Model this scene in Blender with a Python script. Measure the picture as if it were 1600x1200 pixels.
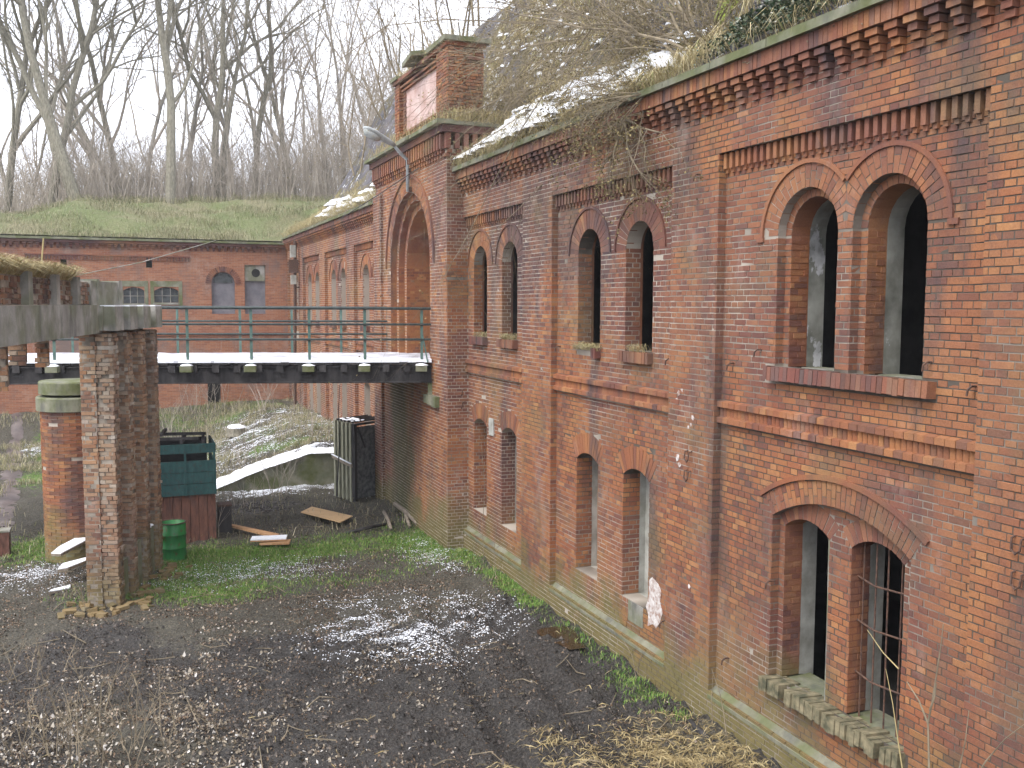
import bpy, math, random
import numpy as np
from mathutils import Vector, Matrix
random.seed(7); rng = np.random.default_rng(7)
for o in list(bpy.data.objects): bpy.data.objects.remove(o)
SC = bpy.context.scene; COL = SC.collection
PI = math.pi
# ---------------------------------------------------------------- camera, sky, sun, exposure
H = 5.8; FPX = 1505.9
YAW, PITCH, ROLL = (math.radians(a) for a in (21.906, 4.728, 0.206))
cf = Vector((math.sin(YAW)*math.cos(PITCH), math.cos(YAW)*math.cos(PITCH), -math.sin(PITCH)))
cr = Vector((math.cos(YAW), -math.sin(YAW), 0)); cu = cr.cross(cf)
cr, cu = math.cos(ROLL)*cr+math.sin(ROLL)*cu, -math.sin(ROLL)*cr+math.cos(ROLL)*cu
cam = bpy.data.cameras.new('camera'); cam.sensor_width = 36; cam.lens = 36*FPX/1600; cam.clip_end = 3000; cam.clip_start = .1
co = bpy.data.objects.new('camera', cam); COL.objects.link(co)
co.matrix_world = Matrix(((cr.x, cu.x, -cf.x, 0), (cr.y, cu.y, -cf.y, 0), (cr.z, cu.z, -cf.z, H), (0, 0, 0, 1)))
SC.camera = co
def _ray(x, y): return cf*FPX+cr*(x-800)-cu*(y-600)
def atX(x, y, X): d = _ray(x, y); return Vector((0, 0, H))+d*(X/d.x)
def atY(x, y, Y): d = _ray(x, y); return Vector((0, 0, H))+d*(Y/d.y)
def atZ(x, y, Z): d = _ray(x, y); return Vector((0, 0, H))+d*((Z-H)/d.z)
W = bpy.data.worlds.new('World'); SC.world = W; W.use_nodes = True
nt = W.node_tree; bg = nt.nodes['Background']
sky = nt.nodes.new('ShaderNodeTexSky'); sky.sky_type = 'NISHITA'; sky.sun_disc = False
SUN_EL, SUN_AZ = math.radians(52), math.radians(250)
sky.sun_elevation = SUN_EL; sky.sun_rotation = SUN_AZ; sky.dust_density = 5; sky.air_density = 1.2
hs = nt.nodes.new('ShaderNodeHueSaturation'); hs.inputs['Saturation'].default_value = .22; hs.inputs['Value'].default_value = 1.0
mxs = nt.nodes.new('ShaderNodeMix'); mxs.data_type = 'RGBA'; mxs.inputs[0].default_value = .72
mxs.inputs[7].default_value = (9.0, 9.4, 10.7, 1)      # even cloud cover over the sky texture
nt.links.new(sky.outputs[0], hs.inputs['Color']); nt.links.new(hs.outputs[0], mxs.inputs[6]); nt.links.new(mxs.outputs[2], bg.inputs[0])
bg.inputs[1].default_value = .13
sl = bpy.data.lights.new('sun', 'SUN'); sl.energy = 1.0; sl.angle = math.radians(25); sl.color = (1, .97, .92)
so = bpy.data.objects.new('sun', sl); COL.objects.link(so)
sd = Vector((math.sin(SUN_AZ)*math.cos(SUN_EL), math.cos(SUN_AZ)*math.cos(SUN_EL), math.sin(SUN_EL)))
so.rotation_euler = sd.to_track_quat('Z', 'Y').to_euler(); so.location = (-20, 0, 40)
SC.view_settings.view_transform = 'Standard'; SC.view_settings.look = 'None'; SC.view_settings.gamma = 1
SC.view_settings.use_curve_mapping = False; SC.view_settings.exposure = 1.24
SC.cycles.max_bounces = 5; SC.cycles.diffuse_bounces = 3; SC.cycles.use_denoising = True

# ---------------------------------------------------------------- mesh and object helpers
class MB:
    def __init__(s): s.v = []; s.f = []; s.n = 0
    def add(s, v, f):
        v = np.asarray(v, float).reshape(-1, 3)
        for q in f: s.f.append(tuple(int(i)+s.n for i in q))
        s.v.append(v); s.n += len(v); return s
    def addq(s, v, q):
        v = np.asarray(v, float).reshape(-1, 3); q = np.asarray(q, int)+s.n
        s.f.extend(map(tuple, q.tolist())); s.v.append(v); s.n += len(v); return s
    def box(s, a, b):
        x0, y0, z0 = a; x1, y1, z1 = b
        v = [(x0,y0,z0),(x1,y0,z0),(x1,y1,z0),(x0,y1,z0),(x0,y0,z1),(x1,y0,z1),(x1,y1,z1),(x0,y1,z1)]
        return s.add(v, [(0,3,2,1),(4,5,6,7),(0,1,5,4),(1,2,6,5),(2,3,7,6),(3,0,4,7)])
    def obox(s, c, ax, ay, az):
        c, ax, ay, az = map(lambda t: np.array(t, float), (c, ax, ay, az))
        v = [c+i*ax+j*ay+k*az for k in (-1, 1) for i, j in ((-1,-1),(1,-1),(1,1),(-1,1))]
        return s.add(v, [(0,3,2,1),(4,5,6,7),(0,1,5,4),(1,2,6,5),(2,3,7,6),(3,0,4,7)])
    def bar(s, p, q, w, h=None):
        p, q = Vector(p), Vector(q); d = (q-p); L = d.length; d.normalize()
        up = Vector((0,0,1)) if abs(d.z) < .9 else Vector((0,1,0))
        a = d.cross(up).normalized(); b = a.cross(d)
        return s.obox((p+q)/2, d*L/2, a*w/2, b*(h or w)/2)
    def tube(s, pts, rad, n=6, cap=True):
        pts = [Vector(p) for p in pts]; m = len(pts)
        if not hasattr(rad, '__len__'): rad = [rad]*m
        vs = []; a = None
        for i, p in enumerate(pts):
            d = (pts[min(i+1, m-1)]-pts[max(i-1, 0)]).normalized()
            if a is None: a = d.orthogonal().normalized()
            a = (a-d*a.dot(d))
            a = a.normalized() if a.length > 1e-6 else d.orthogonal().normalized()
            b = d.cross(a)
            for k in range(n):
                t = 2*PI*k/n; vs.append(p+(a*math.cos(t)+b*math.sin(t))*rad[i])
        fs = [(i*n+k, i*n+(k+1) % n, (i+1)*n+(k+1) % n, (i+1)*n+k) for i in range(m-1) for k in range(n)]
        if cap: fs += [tuple(range(n-1, -1, -1)), tuple(range((m-1)*n, m*n))]
        return s.add([tuple(v) for v in vs], fs)
    def lathe(s, c, prof, n=32, cap=True):
        vs = [(c[0]+r*math.cos(2*PI*k/n), c[1]+r*math.sin(2*PI*k/n), c[2]+z) for r, z in prof for k in range(n)]
        m = len(prof)
        fs = [(i*n+k, i*n+(k+1) % n, (i+1)*n+(k+1) % n, (i+1)*n+k) for i in range(m-1) for k in range(n)]
        if cap: fs += [tuple(range(n-1, -1, -1)), tuple(range((m-1)*n, m*n))]
        return s.add(vs, fs)
    def mesh(s, name):
        me = bpy.data.meshes.new(name)
        me.from_pydata(np.concatenate(s.v).tolist() if s.v else [], [], s.f); me.update(); return me

def link(name, data, m, parent=None, loc=None, kind=None):
    o = bpy.data.objects.new(name, data); COL.objects.link(o)
    if m is not None and data is not None and not len(data.materials): data.materials.append(m)
    if parent is not None:
        o.parent = parent
        if loc is None and parent.type == 'EMPTY': loc = -parent.location
        elif loc is not None: loc = Vector(loc)-world_of(parent)
    if loc is not None: o.location = loc
    if kind: o['kind'] = kind
    return o
def world_of(o):
    v = Vector((0, 0, 0))
    while o is not None: v += o.location; o = o.parent
    return v
def part(name, mb, m, parent, kind=None, smooth=False, loc=None):
    me = mb.mesh(name)
    if smooth: me.polygons.foreach_set('use_smooth', [True]*len(me.polygons))
    return link(name, me, m, parent, loc, kind)
def thing(name, label, cat, loc=(0, 0, 0), group=None):
    o = bpy.data.objects.new(name, None); COL.objects.link(o); o.location = loc; o.empty_display_size = .2
    return tag(o, label, cat, group)
def tag(o, label, cat, group=None):
    o['label'] = label; o['category'] = cat
    if group: o['group'] = group
    return o
def struct(name, mb, m, smooth=False):
    return part(name, mb, m, None, 'structure', smooth)
def copy_thing(root, loc=None, rot=None, label=None, scale=None):
    r = root.copy(); COL.objects.link(r)
    if loc is not None: r.location = loc
    if rot is not None: r.rotation_euler = rot
    if scale is not None: r.scale = scale
    if label: r['label'] = label
    for ch in root.children:
        c = ch.copy(); COL.objects.link(c); c.parent = r
        for g in ch.children:
            d = g.copy(); COL.objects.link(d); d.parent = c
    return r

# ---------------------------------------------------------------- numpy noise
def _hash(ix, iy, seed):
    h = (ix.astype(np.int64)*374761393+iy.astype(np.int64)*668265263+seed*974711) & 0x7fffffff
    h = ((h ^ (h >> 13))*1274126177) & 0x7fffffff
    return ((h ^ (h >> 16)) & 0xffff)/65535.
def vnoise(x, y, seed=0):
    ix, iy = np.floor(x), np.floor(y); fx, fy = x-ix, y-iy
    fx = fx*fx*(3-2*fx); fy = fy*fy*(3-2*fy)
    a, b, c, d = _hash(ix, iy, seed), _hash(ix+1, iy, seed), _hash(ix, iy+1, seed), _hash(ix+1, iy+1, seed)
    return (a*(1-fx)+b*fx)*(1-fy)+(c*(1-fx)+d*fx)*fy
def fbm(x, y, seed=0, oct=4):
    x = np.asarray(x, float); y = np.asarray(y, float); s = 0; a = .5; t = 0
    for i in range(oct): s = s+a*vnoise(x*2**i, y*2**i, seed+i*17); t += a; a *= .5
    return s/t
def sstep(a, b, x): t = np.clip((x-a)/(b-a), 0, 1); return t*t*(3-2*t)

# ---------------------------------------------------------------- materials
class NT:
    def __init__(s, name, rough=.85):
        s.m = bpy.data.materials.new(name); s.m.use_nodes = True; s.t = s.m.node_tree
        s.b = s.t.nodes['Principled BSDF']; s.b.inputs['Roughness'].default_value = rough
        s.b.inputs['Specular IOR Level'].default_value = .3
        s._pos = None
    def n(s, t): return s.t.nodes.new('ShaderNode'+t)
    def l(s, a, b): s.t.links.new(a, b)
    def pos(s):
        if s._pos is None: s._pos = s.n('NewGeometry').outputs['Position']
        return s._pos
    def noise(s, scale, detail=3, rough=.55, stretch=None, vec=None):
        v = vec or s.pos()
        if stretch:
            mp = s.n('Mapping'); mp.inputs['Scale'].default_value = stretch; s.l(v, mp.inputs[0]); v = mp.outputs[0]
        k = s.n('TexNoise'); k.inputs['Scale'].default_value = scale; k.inputs['Detail'].default_value = detail
        k.inputs['Roughness'].default_value = rough; s.l(v, k.inputs['Vector']); return k.outputs['Fac']
    def ramp(s, fac, stops, interp='LINEAR'):
        r = s.n('ValToRGB'); cr_ = r.color_ramp; cr_.interpolation = interp
        while len(cr_.elements) < len(stops): cr_.elements.new(.5)
        for e, (p, c) in zip(cr_.elements, stops):
            e.position = p; e.color = (c, c, c, 1) if not hasattr(c, '__len__') else (*c, 1)
        s.l(fac, r.inputs[0]); return r.outputs[0]
    def mix(s, fac, a, b, mode='MIX'):
        k = s.n('Mix'); k.data_type = 'RGBA'; k.blend_type = mode
        for v, i in ((fac, 0), (a, 6), (b, 7)):
            if hasattr(v, 'is_linked'): s.l(v, k.inputs[i])
            elif i == 0: k.inputs[0].default_value = v
            else: k.inputs[i].default_value = (*v, 1)
        return k.outputs[2]
    def math(s, op, a, b=0., c=None):
        k = s.n('Math'); k.operation = op
        for i, v in enumerate((a, b) if c is None else (a, b, c)):
            if hasattr(v, 'is_linked'): s.l(v, k.inputs[i])
            else: k.inputs[i].default_value = v
        return k.outputs[0]
    def sep(s, i):
        k = s.n('SeparateXYZ'); s.l(s.pos(), k.inputs[0]); return k.outputs[i]
    def rand(s):
        a = s.n('NewGeometry').outputs['Random Per Island']; b = s.n('ObjectInfo').outputs['Random']
        return s.math('FRACT', s.math('ADD', a, b))
    def out(s, col, bump=None, strength=.3, dist=.01, rough=None):
        if hasattr(col, 'is_linked'): s.l(col, s.b.inputs['Base Color'])
        else: s.b.inputs['Base Color'].default_value = (*col, 1)
        if bump is not None:
            k = s.n('Bump'); k.inputs['Strength'].default_value = strength; k.inputs['Distance'].default_value = dist
            s.l(bump, k.inputs['Height']); s.l(k.outputs[0], s.b.inputs['Normal'])
        if rough is not None: s.l(rough, s.b.inputs['Roughness'])
        return s.m
def M_brick(name, c, stain=.5, moss=1., soot=.68, streak=False, dark=.75, ora_=.5):
    k = NT(name, .82); r = k.rand()
    base = k.ramp(r, [(0, c[0]), (.14, c[1]), (.5, c[2]), (.86, c[3]), (1, c[4])])
    big = k.noise(.5, 5, .6); base = k.mix(k.math('MULTIPLY', k.ramp(big, [(.44, 0.), (.6, 1.)]), dark), base, k.mix(r, (.125, .056, .048), (.19, .08, .06)))
    ora = k.noise(.42, 3, vec=None, stretch=(1, 1.3, .8)); base = k.mix(k.math('MULTIPLY', k.ramp(ora, [(.48, 0.), (.64, 1.)]), ora_), base, k.mix(r, (.31, .13, .055), (.36, .17, .065)))
    hd = k.math('FRACT', k.math('MULTIPLY', r, 9.37)); reg = k.ramp(k.noise(.45, 3, .6, (1, 1, .7)), [(.44, .985), (.62, .84)])
    base = k.mix(k.math('MULTIPLY', k.math('GREATER_THAN', hd, reg), .5), base, (.095, .06, .055))
    if soot:
        st = k.noise(.85, 5, .66, (1, 1.25, .28)); base = k.mix(k.math('MULTIPLY', k.ramp(st, [(.52, 0.), (.66, 1.)]), soot), base, (.055, .05, .055))
    if soot:        # old smoke stain over the burnt middle bays
        a = k.math('ADD', k.math('MULTIPLY', k.math('ABSOLUTE', k.math('ADD', k.sep(1), -16.6)), -.11), k.math('MULTIPLY', k.math('ABSOLUTE', k.math('ADD', k.sep(2), -7.3)), -.22))
        a = k.math('ADD', a, k.math('MULTIPLY', k.noise(1.15, 5, .65, (1, 1, .5)), 2.)); base = k.mix(k.math('MULTIPLY', k.ramp(a, [(.5, 0.), (.85, 1.)]), soot), base, k.mix(r, (.05, .045, .052), (.12, .085, .08)))
    lime = k.noise(1.4, 5, .7, (1, 1, .6)); base = k.mix(k.math('MULTIPLY', k.ramp(lime, [(.58, 0.), (.72, 1.)]), stain*.6), base, (.4, .29, .24))
    if moss:
        z = k.sep(2); nz = k.noise(1.1, 4)
        lo = k.math('ADD', k.math('MULTIPLY', z, -1.0), k.math('MULTIPLY', nz, 2.9)); lo = k.ramp(lo, [(.25, 0.), (1.0, 1.)])
        base = k.mix(k.math('MULTIPLY', lo, .88*moss), base, k.mix(k.noise(6, 3), (.1, .095, .03), (.2, .17, .07)))
        g2 = k.noise(.7, 4, .6); base = k.mix(k.math('MULTIPLY', k.ramp(g2, [(.54, 0.), (.72, 1.)]), .5*moss), base, (.2, .155, .07))
    if streak:      # green water streak under the bridge landing
        d = k.math('ABSOLUTE', k.math('ADD', k.sep(1), -25.3)); e = k.math('ADD', k.math('MULTIPLY', d, -.55), k.math('MULTIPLY', k.noise(1.3, 4, .6, (1, 1, .3)), 2.2))
        e = k.math('MULTIPLY', k.ramp(e, [(.25, 0.), (.9, 1.)]), k.ramp(k.math('MULTIPLY', k.sep(2), .2), [(.76, 1.), (.8, 0.)])); base = k.mix(k.math('MULTIPLY', e, .85), base, k.mix(k.noise(2, 3), (.035, .035, .025), (.1, .11, .03)))
    fine = k.noise(60, 3); base = k.mix(.35, base, k.ramp(fine, [(.3, .35), (.7, 1.1)]), 'MULTIPLY')
    return k.out(base, k.noise(45, 4), .5, .006)
BC = [(.15, .065, .047), (.245, .088, .044), (.29, .11, .05), (.325, .135, .056), (.385, .185, .078)]
m_brick = M_brick('red_brick', BC)
m_brick_gate = M_brick('gate_brick', BC, .7, 1., .5, True)
m_brick_rib = M_brick('limed_brick', [(.2, .15, .11), (.29, .17, .1), (.36, .24, .15), (.38, .31, .23), (.46, .41, .34)], 1.2, .6, .45, dark=.35, ora_=.25)
m_brick_old = M_brick('weathered_brick', [(.17, .11, .075), (.26, .13, .075), (.36, .19, .095), (.38, .29, .2), (.5, .43, .35)], 1.2, .7, .6, dark=.6, ora_=.2)
m_brick_dark = M_brick('engineering_brick', [(.06, .045, .045), (.14, .055, .045), (.2, .07, .05), (.12, .09, .08), (.25, .1, .06)], .3, .6, .7)
def M_simple(name, c1, c2, scale=6, rough=.8, bs=.3, bd=.01, detail=4, bscale=None, stretch=None, lo=.35, hi=.65):
    k = NT(name, rough); f = k.noise(scale, detail, .6, stretch)
    return k.out(k.ramp(f, [(lo, c1), (hi, c2)]), k.noise(bscale or scale*6, 4, .6, stretch), bs, bd)
m_sill_moss = M_simple('mossy_sill_brick', (.07, .068, .04), (.24, .2, .12), 7, .9, .5, .01)
def M_worn(name, c1, c2, c3, scale=5, rough=.5, amt=.6, lo=.55):
    k = NT(name, rough); c = k.ramp(k.noise(scale, 4, .6, (2, 2, .6)), [(.3, c1), (.65, c2)])
    w = k.ramp(k.noise(scale*2.2, 6, .7, (1, 1, .8)), [(lo, 0.), (lo+.07, 1.)]); c = k.mix(k.math('MULTIPLY', w, amt), c, k.mix(k.noise(30, 3), c3, tuple(q*.45 for q in c3)))
    return k.out(c, k.noise(scale*5, 4), .3, .004)
def M_mortar():
    k = NT('mortar', .95); f = k.noise(.5, 3)
    f = k.math('ADD', f, k.math('MULTIPLY', k.math('ADD', k.sep(1), -12.5), .022))
    c = k.ramp(f, [(.42, (.085, .07, .055)), (.62, (.38, .33, .27))])
    return k.out(c, k.noise(30, 3), .5, .008)
m_mortar = M_mortar()
m_mortar_dark = M_simple('old_mortar', (.13, .11, .085), (.34, .29, .23), 3)
def M_conc(name, moss=.6, base=((.2, .19, .165), (.36, .34, .3))):
    k = NT(name, .9); c = k.ramp(k.noise(2.2, 5, .65), [(.33, base[0]), (.66, base[1])])
    st = k.noise(2.0, 5, .65, (1.5, 1.5, .45)); c = k.mix(k.math('MULTIPLY', k.ramp(st, [(.52, 0.), (.66, 1.)]), .65), c, (.085, .085, .078))
    g = k.noise(1.6, 4); c = k.mix(k.math('MULTIPLY', k.ramp(g, [(.45, 0.), (.6, 1.)]), moss), c, k.mix(k.noise(9, 3), (.07, .085, .03), (.16, .165, .08)))
    return k.out(c, k.noise(22, 5, .65), .55, .015)
m_conc = M_conc('concrete'); m_conc_moss = M_conc('mossy_concrete', 1., ((.13, .14, .085), (.24, .23, .17)))
m_ledge = M_conc('ledge_stone', .85, ((.12, .115, .08), (.22, .21, .15)))
def M_plaster():
    k = NT('peeling_plaster', .9); c = k.ramp(k.noise(2.5, 4), [(.35, (.2, .2, .165)), (.65, (.4, .4, .35))])
    z = k.noise(2.3, 5, .6, (1, 1, .7)); c = k.mix(k.ramp(z, [(.6, 0.), (.625, 1.)]), c, (.72, .72, .72))
    d = k.noise(1.3, 4); c = k.mix(k.math('MULTIPLY', k.ramp(d, [(.5, 0.), (.68, 1.)]), .75), c, (.06, .065, .05))
    return k.out(c, k.noise(20, 4), .4, .01)
m_plaster = M_plaster()
m_render = M_simple('grey_render', (.24, .235, .2), (.42, .41, .37), 3.5, .9, .35, .008)
m_room = M_simple('unlit_room_plaster', (.035, .033, .03), (.06, .055, .05), 2, .95)  # near-black walls: the unlit look of the rooms is put into the colour
m_snow = M_simple('snow', (.78, .8, .84), (.9, .91, .93), 12, .6, .6, .02)
m_slush = M_simple('trodden_snow', (.3, .29, .31), (.66, .67, .72), 2.2, .6, .4, .02)
m_iron = M_simple('rusty_iron', (.05, .03, .025), (.13, .07, .045), 25, .7, .4, .003)
m_rust = M_simple('rusted_sheet', (.07, .034, .025), (.17, .075, .05), 6, .8, .5, .006, stretch=(3, 3, .6))
m_black = M_simple('black_timber', (.018, .016, .016), (.055, .05, .048), 5, .7, .5, .01, stretch=(1, 1, .3))
m_railg = M_worn('green_paint', (.05, .1, .085), (.11, .18, .15), (.2, .17, .13), 7, .55, .6)
m_raild = M_simple('dark_pipe', (.012, .02, .018), (.04, .05, .045), 12, .45, .2, .003)
m_drum = M_worn('drum_green', (.01, .09, .022), (.025, .16, .04), (.13, .06, .03), 4, .45, .85, .57)
m_teal = M_worn('teal_paint', (.01, .042, .042), (.025, .075, .07), (.05, .05, .045), 6, .65, .7, .54)
m_wood = M_simple('weathered_wood', (.16, .13, .1), (.3, .25, .19), 5, .85, .5, .006, stretch=(4, 1, 4))
m_gate = M_simple('lichened_timber', (.17, .17, .12), (.33, .32, .23), 7, .9, .5, .006, stretch=(3, 3, .5))
m_panel = M_simple('spotted_panel', (.06, .062, .06), (.17, .17, .16), 9, .8, .3, .004)
m_ply = M_simple('fresh_plywood', (.52, .33, .16), (.62, .42, .23), 4, .7, .15, .003, stretch=(1, 6, 1))
m_plank = M_simple('orange_plank', (.38, .2, .09), (.55, .33, .17), 5, .75, .2, .003, stretch=(1, 5, 1))
m_lampg = M_simple('lamp_grey', (.33, .36, .36), (.45, .48, .48), 6, .5)
m_glassy = M_simple('lamp_cover', (.35, .38, .36), (.5, .52, .5), 6, .25)
m_white = M_simple('white_enamel', (.6, .6, .57), (.78, .77, .74), 9, .5)
m_bark = M_simple('bark', (.13, .12, .085), (.27, .245, .19), 7, .9, .7, .02, stretch=(3, 3, .6))
m_bark_far = M_simple('hazed_bark', (.17, .155, .13), (.31, .285, .24), 1.2, .9, .6, .02)  # lighter than the near bark, so distance haze is in the colour
m_twig = M_simple('twig', (.13, .105, .07), (.26, .21, .14), 4, .9)
m_twig_far = M_simple('pale_hazed_twig', (.24, .205, .165), (.4, .35, .29), .8, .9)  # paled to carry haze on far trees; yard shrubs share the tone
m_mossbark = M_simple('mossy_bark', (.14, .19, .03), (.26, .3, .06), 6, .95, .7, .03)
def M_bank():
    k = NT('bank_felt', .92); c = k.ramp(k.noise(1.4, 5, .65), [(.33, (.05, .047, .052)), (.66, (.15, .14, .15))])
    g = k.noise(.9, 5, .7); c = k.mix(k.ramp(g, [(.47, 0.), (.56, 1.)]), c, k.ramp(k.noise(18, 4, .7), [(.3, (.05, .045, .02)), (.55, (.14, .115, .06)), (.75, (.26, .22, .13))]))
    sn_ = k.noise(3.2, 5, .75); c = k.mix(k.ramp(sn_, [(.6, 0.), (.64, 1.)]), c, (.72, .73, .76))
    return k.out(c, k.noise(7, 6, .7), 1., .12)
m_bank = M_bank()
m_bitumen = M_simple('bitumen_felt', (.06, .056, .06), (.15, .14, .15), 1.3, .9, .6, .05, bscale=5)
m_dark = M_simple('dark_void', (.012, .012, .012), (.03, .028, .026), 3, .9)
m_win = M_simple('dusty_glass', (.03, .035, .035), (.09, .1, .1), 4, .2)
m_shut = M_simple('grey_shutter', (.14, .135, .15), (.2, .19, .2), 3, .8)
m_wash = M_simple('whitewash', (.3, .2, .16), (.62, .59, .56), 16, .9, .4, .006)
m_pink = M_simple('pink_render', (.4, .25, .21), (.58, .44, .4), 2, .9, .3, .01)
def M_isl(name, stops, rough=.85, trans=0.):
    k = NT(name, rough); r = k.rand(); c = k.ramp(r, stops)
    if trans: k.b.inputs['Subsurface Weight'].default_value = 0
    return k.out(c)
m_leaf = M_isl('dead_leaf', [(0, (.035, .024, .017)), (.4, (.085, .055, .034)), (.68, (.17, .11, .065)), (.88, (.28, .2, .13)), (1, (.46, .39, .33))], .6)
m_grass = M_isl('grass_blade', [(0, (.06, .13, .022)), (.45, (.12, .24, .035)), (.75, (.21, .28, .07)), (1, (.34, .3, .15))])
m_straw = M_isl('dry_grass', [(0, (.28, .22, .1)), (.5, (.42, .34, .17)), (.8, (.5, .42, .26)), (1, (.26, .28, .1))])
m_straw_y = M_isl('yellow_straw', [(0, (.16, .115, .05)), (.5, (.29, .22, .1)), (1, (.42, .34, .18))])
m_ivy = M_isl('ivy_leaf', [(0, (.025, .05, .025)), (.5, (.055, .09, .045)), (.8, (.12, .13, .08)), (1, (.28, .27, .22))], .45)
m_bud = M_isl('shrub_leaf', [(0, (.1, .085, .035)), (.5, (.18, .145, .06)), (1, (.28, .22, .1))])
m_chunk = M_isl('rubble', [(0, (.018, .016, .014)), (.7, (.05, .043, .037)), (1, (.12, .1, .085))])
def M_ground():
    k = NT('ground', .9)
    at = k.n('Attribute'); at.attribute_name = 'cover'; sp = k.n('SeparateColor'); k.l(at.outputs['Color'], sp.inputs[0])
    snow, gr, mud = sp.outputs[0], sp.outputs[1], sp.outputs[2]
    f1, f2, f3 = k.noise(3, 5, .65), k.noise(28, 4, .65), k.noise(90, 3)
    lit = k.ramp(f2, [(.25, (.035, .032, .026)), (.48, (.085, .076, .058)), (.62, (.14, .125, .092)), (.76, (.25, .22, .17))])
    mudc = k.ramp(f2, [(.3, (.022, .02, .019)), (.55, (.065, .058, .051)), (.78, (.155, .138, .118))])
    grc = k.ramp(f2, [(.3, (.05, .085, .02)), (.5, (.11, .19, .035)), (.7, (.2, .24, .08))])
    def thr(m, w=.5, lo=.46, hi=.6): return k.ramp(k.math('ADD', m, k.math('MULTIPLY', k.math('SUBTRACT', k.noise(9, 5, .7), .5), w)), [(lo, 0.), (hi, 1.)])
    c = k.mix(thr(mud), lit, mudc); c = k.mix(thr(gr, .7), c, grc)
    ss = k.ramp(k.math('ADD', snow, k.math('MULTIPLY', k.math('SUBTRACT', k.noise(22, 5, .8), .5), 2.6)), [(.5, 0.), (.62, 1.)])
    c = k.mix(ss, c, (.8, .82, .86))
    ro = k.ramp(k.math('MULTIPLY', thr(mud), k.ramp(f1, [(.4, 0.), (.55, 1.)])), [(0, .9), (1, .13)])
    return k.out(c, k.math('ADD', k.noise(14, 5, .65), k.math('MULTIPLY', f3, .3)), 1., .1, ro)
m_ground = M_ground()
def M_hill():
    k = NT('hill_grass', .95); a = k.noise(.35, 4); f = k.noise(12, 4, .7, (1, 1, .5))
    c = k.mix(k.ramp(a, [(.4, 0.), (.6, 1.)]), k.ramp(f, [(.3, (.1, .095, .05)), (.7, (.27, .24, .14))]), k.ramp(f, [(.3, (.08, .1, .035)), (.7, (.17, .19, .08))]))
    return k.out(c, f, .8, .1)
m_hill = M_hill()
def M_far():
    k = NT('far_brick', .88)
    cx = k.n('CombineXYZ'); k.l(k.math('ADD', k.sep(0), k.sep(1)), cx.inputs[0]); k.l(k.sep(2), cx.inputs[1])
    b = k.n('TexBrick'); k.l(cx.outputs[0], b.inputs['Vector']); b.inputs['Scale'].default_value = 1
    b.inputs['Brick Width'].default_value = .26; b.inputs['Row Height'].default_value = .077; b.inputs['Mortar Size'].default_value = .006
    b.inputs['Color1'].default_value = (.23, .088, .05, 1); b.inputs['Color2'].default_value = (.33, .14, .075, 1); b.inputs['Mortar'].default_value = (.28, .2, .145, 1)
    b.offset = .5
    c = b.outputs['Color']; st = k.noise(.6, 5, .65, (1, 1, .6))
    c = k.mix(k.math('MULTIPLY', k.ramp(st, [(.5, 0.), (.66, 1.)]), .8), c, (.15, .125, .115))
    li = k.noise(.8, 5, .7); c = k.mix(k.math('MULTIPLY', k.ramp(li, [(.56, 0.), (.7, 1.)]), .5), c, (.4, .28, .22))
    return k.out(c, b.outputs['Fac'], .3, -.01)
m_far = M_far()

# ---------------------------------------------------------------- brick laying
CO, JO = .077, .0095
class Op:      # an opening with a round or segmental head
    def __init__(s, c, w, z0, zs, rise):
        s.c, s.w, s.z0, s.zs, s.h = c, w, z0, zs, rise; a = w/2
        s.R = (a*a+rise*rise)/(2*rise) if rise > 0 else 0; s.zc = zs+rise-s.R; s.ha = math.asin(min(1, a/s.R)) if rise > 0 else 0
    def zt(s, u):
        d = u-s.c
        return s.zc+math.sqrt(max(s.R**2-d*d, 0)) if s.h > 0 else s.zs
    def us(s, n=12):
        if s.h <= 0: return [s.c-s.w/2, s.c+s.w/2]
        return [s.c+s.R*math.sin(s.ha*(-1+2*i/n)) for i in range(n+1)]
    def span(s, z, t=0.):
        if z < s.z0: return None
        if z <= s.zs: return (s.c-s.w/2, s.c+s.w/2)
        if s.h <= 0: return None
        if t > 0:
            q = (s.R+t)**2-(z-s.zc)**2
            if q <= 0: return None
            x = math.sqrt(q); lim = (z-s.zc)*math.tan(min(s.ha, 1.5))
            if s.ha < 1.4: x = min(x, lim)
            return (s.c-x, s.c+x)
        q = s.R**2-(z-s.zc)**2
        return None if q <= 0 else (s.c-math.sqrt(q), s.c+math.sqrt(q))
class Rect:
    def __init__(s, a, b, z0, z1): s.a, s.b, s.z0, s.z1 = a, b, z0, z1
    def span(s, z, t=0): return (s.a, s.b) if s.z0 < z < s.z1 else None
def lay(u0, u1, z0, z1, holes=(), t=0., ph=0., cut=None):
    out = []; k = int(math.ceil((z0-.03)/CO)); H_ = [(h, (h.t if hasattr(h, 't') else t)) for h in holes]
    while k*CO < z1-.02:
        za, zb = max(k*CO, z0), min(k*CO+CO-JO, z1); zm = (za+zb)/2; k += 1
        if zb-za < .02: continue
        segs = [(u0, u1)]
        for h, tt in H_:
            sp = h.span(zm, tt)
            if not sp: continue
            ns = []
            for a, b in segs:
                if sp[1] <= a or sp[0] >= b: ns.append((a, b)); continue
                if sp[0] > a: ns.append((a, sp[0]))
                if sp[1] < b: ns.append((sp[1], b))
            segs = ns
        p = .26 if k % 2 else .13
        off = ph+((k//2) % 2)*.13 if k % 2 else ph+.065
        for a, b in segs:
            i = math.floor((a-off)/p)
            while off+i*p < b:
                x0, x1 = max(off+i*p, a), min(off+i*p+p-JO, b); i += 1
                if x1-x0 < .025: continue
                if cut and cut((x0+x1)/2, zm): continue
                out.append((x0, x1, za, zb))
    return np.array(out) if out else np.zeros((0, 4))
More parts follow.
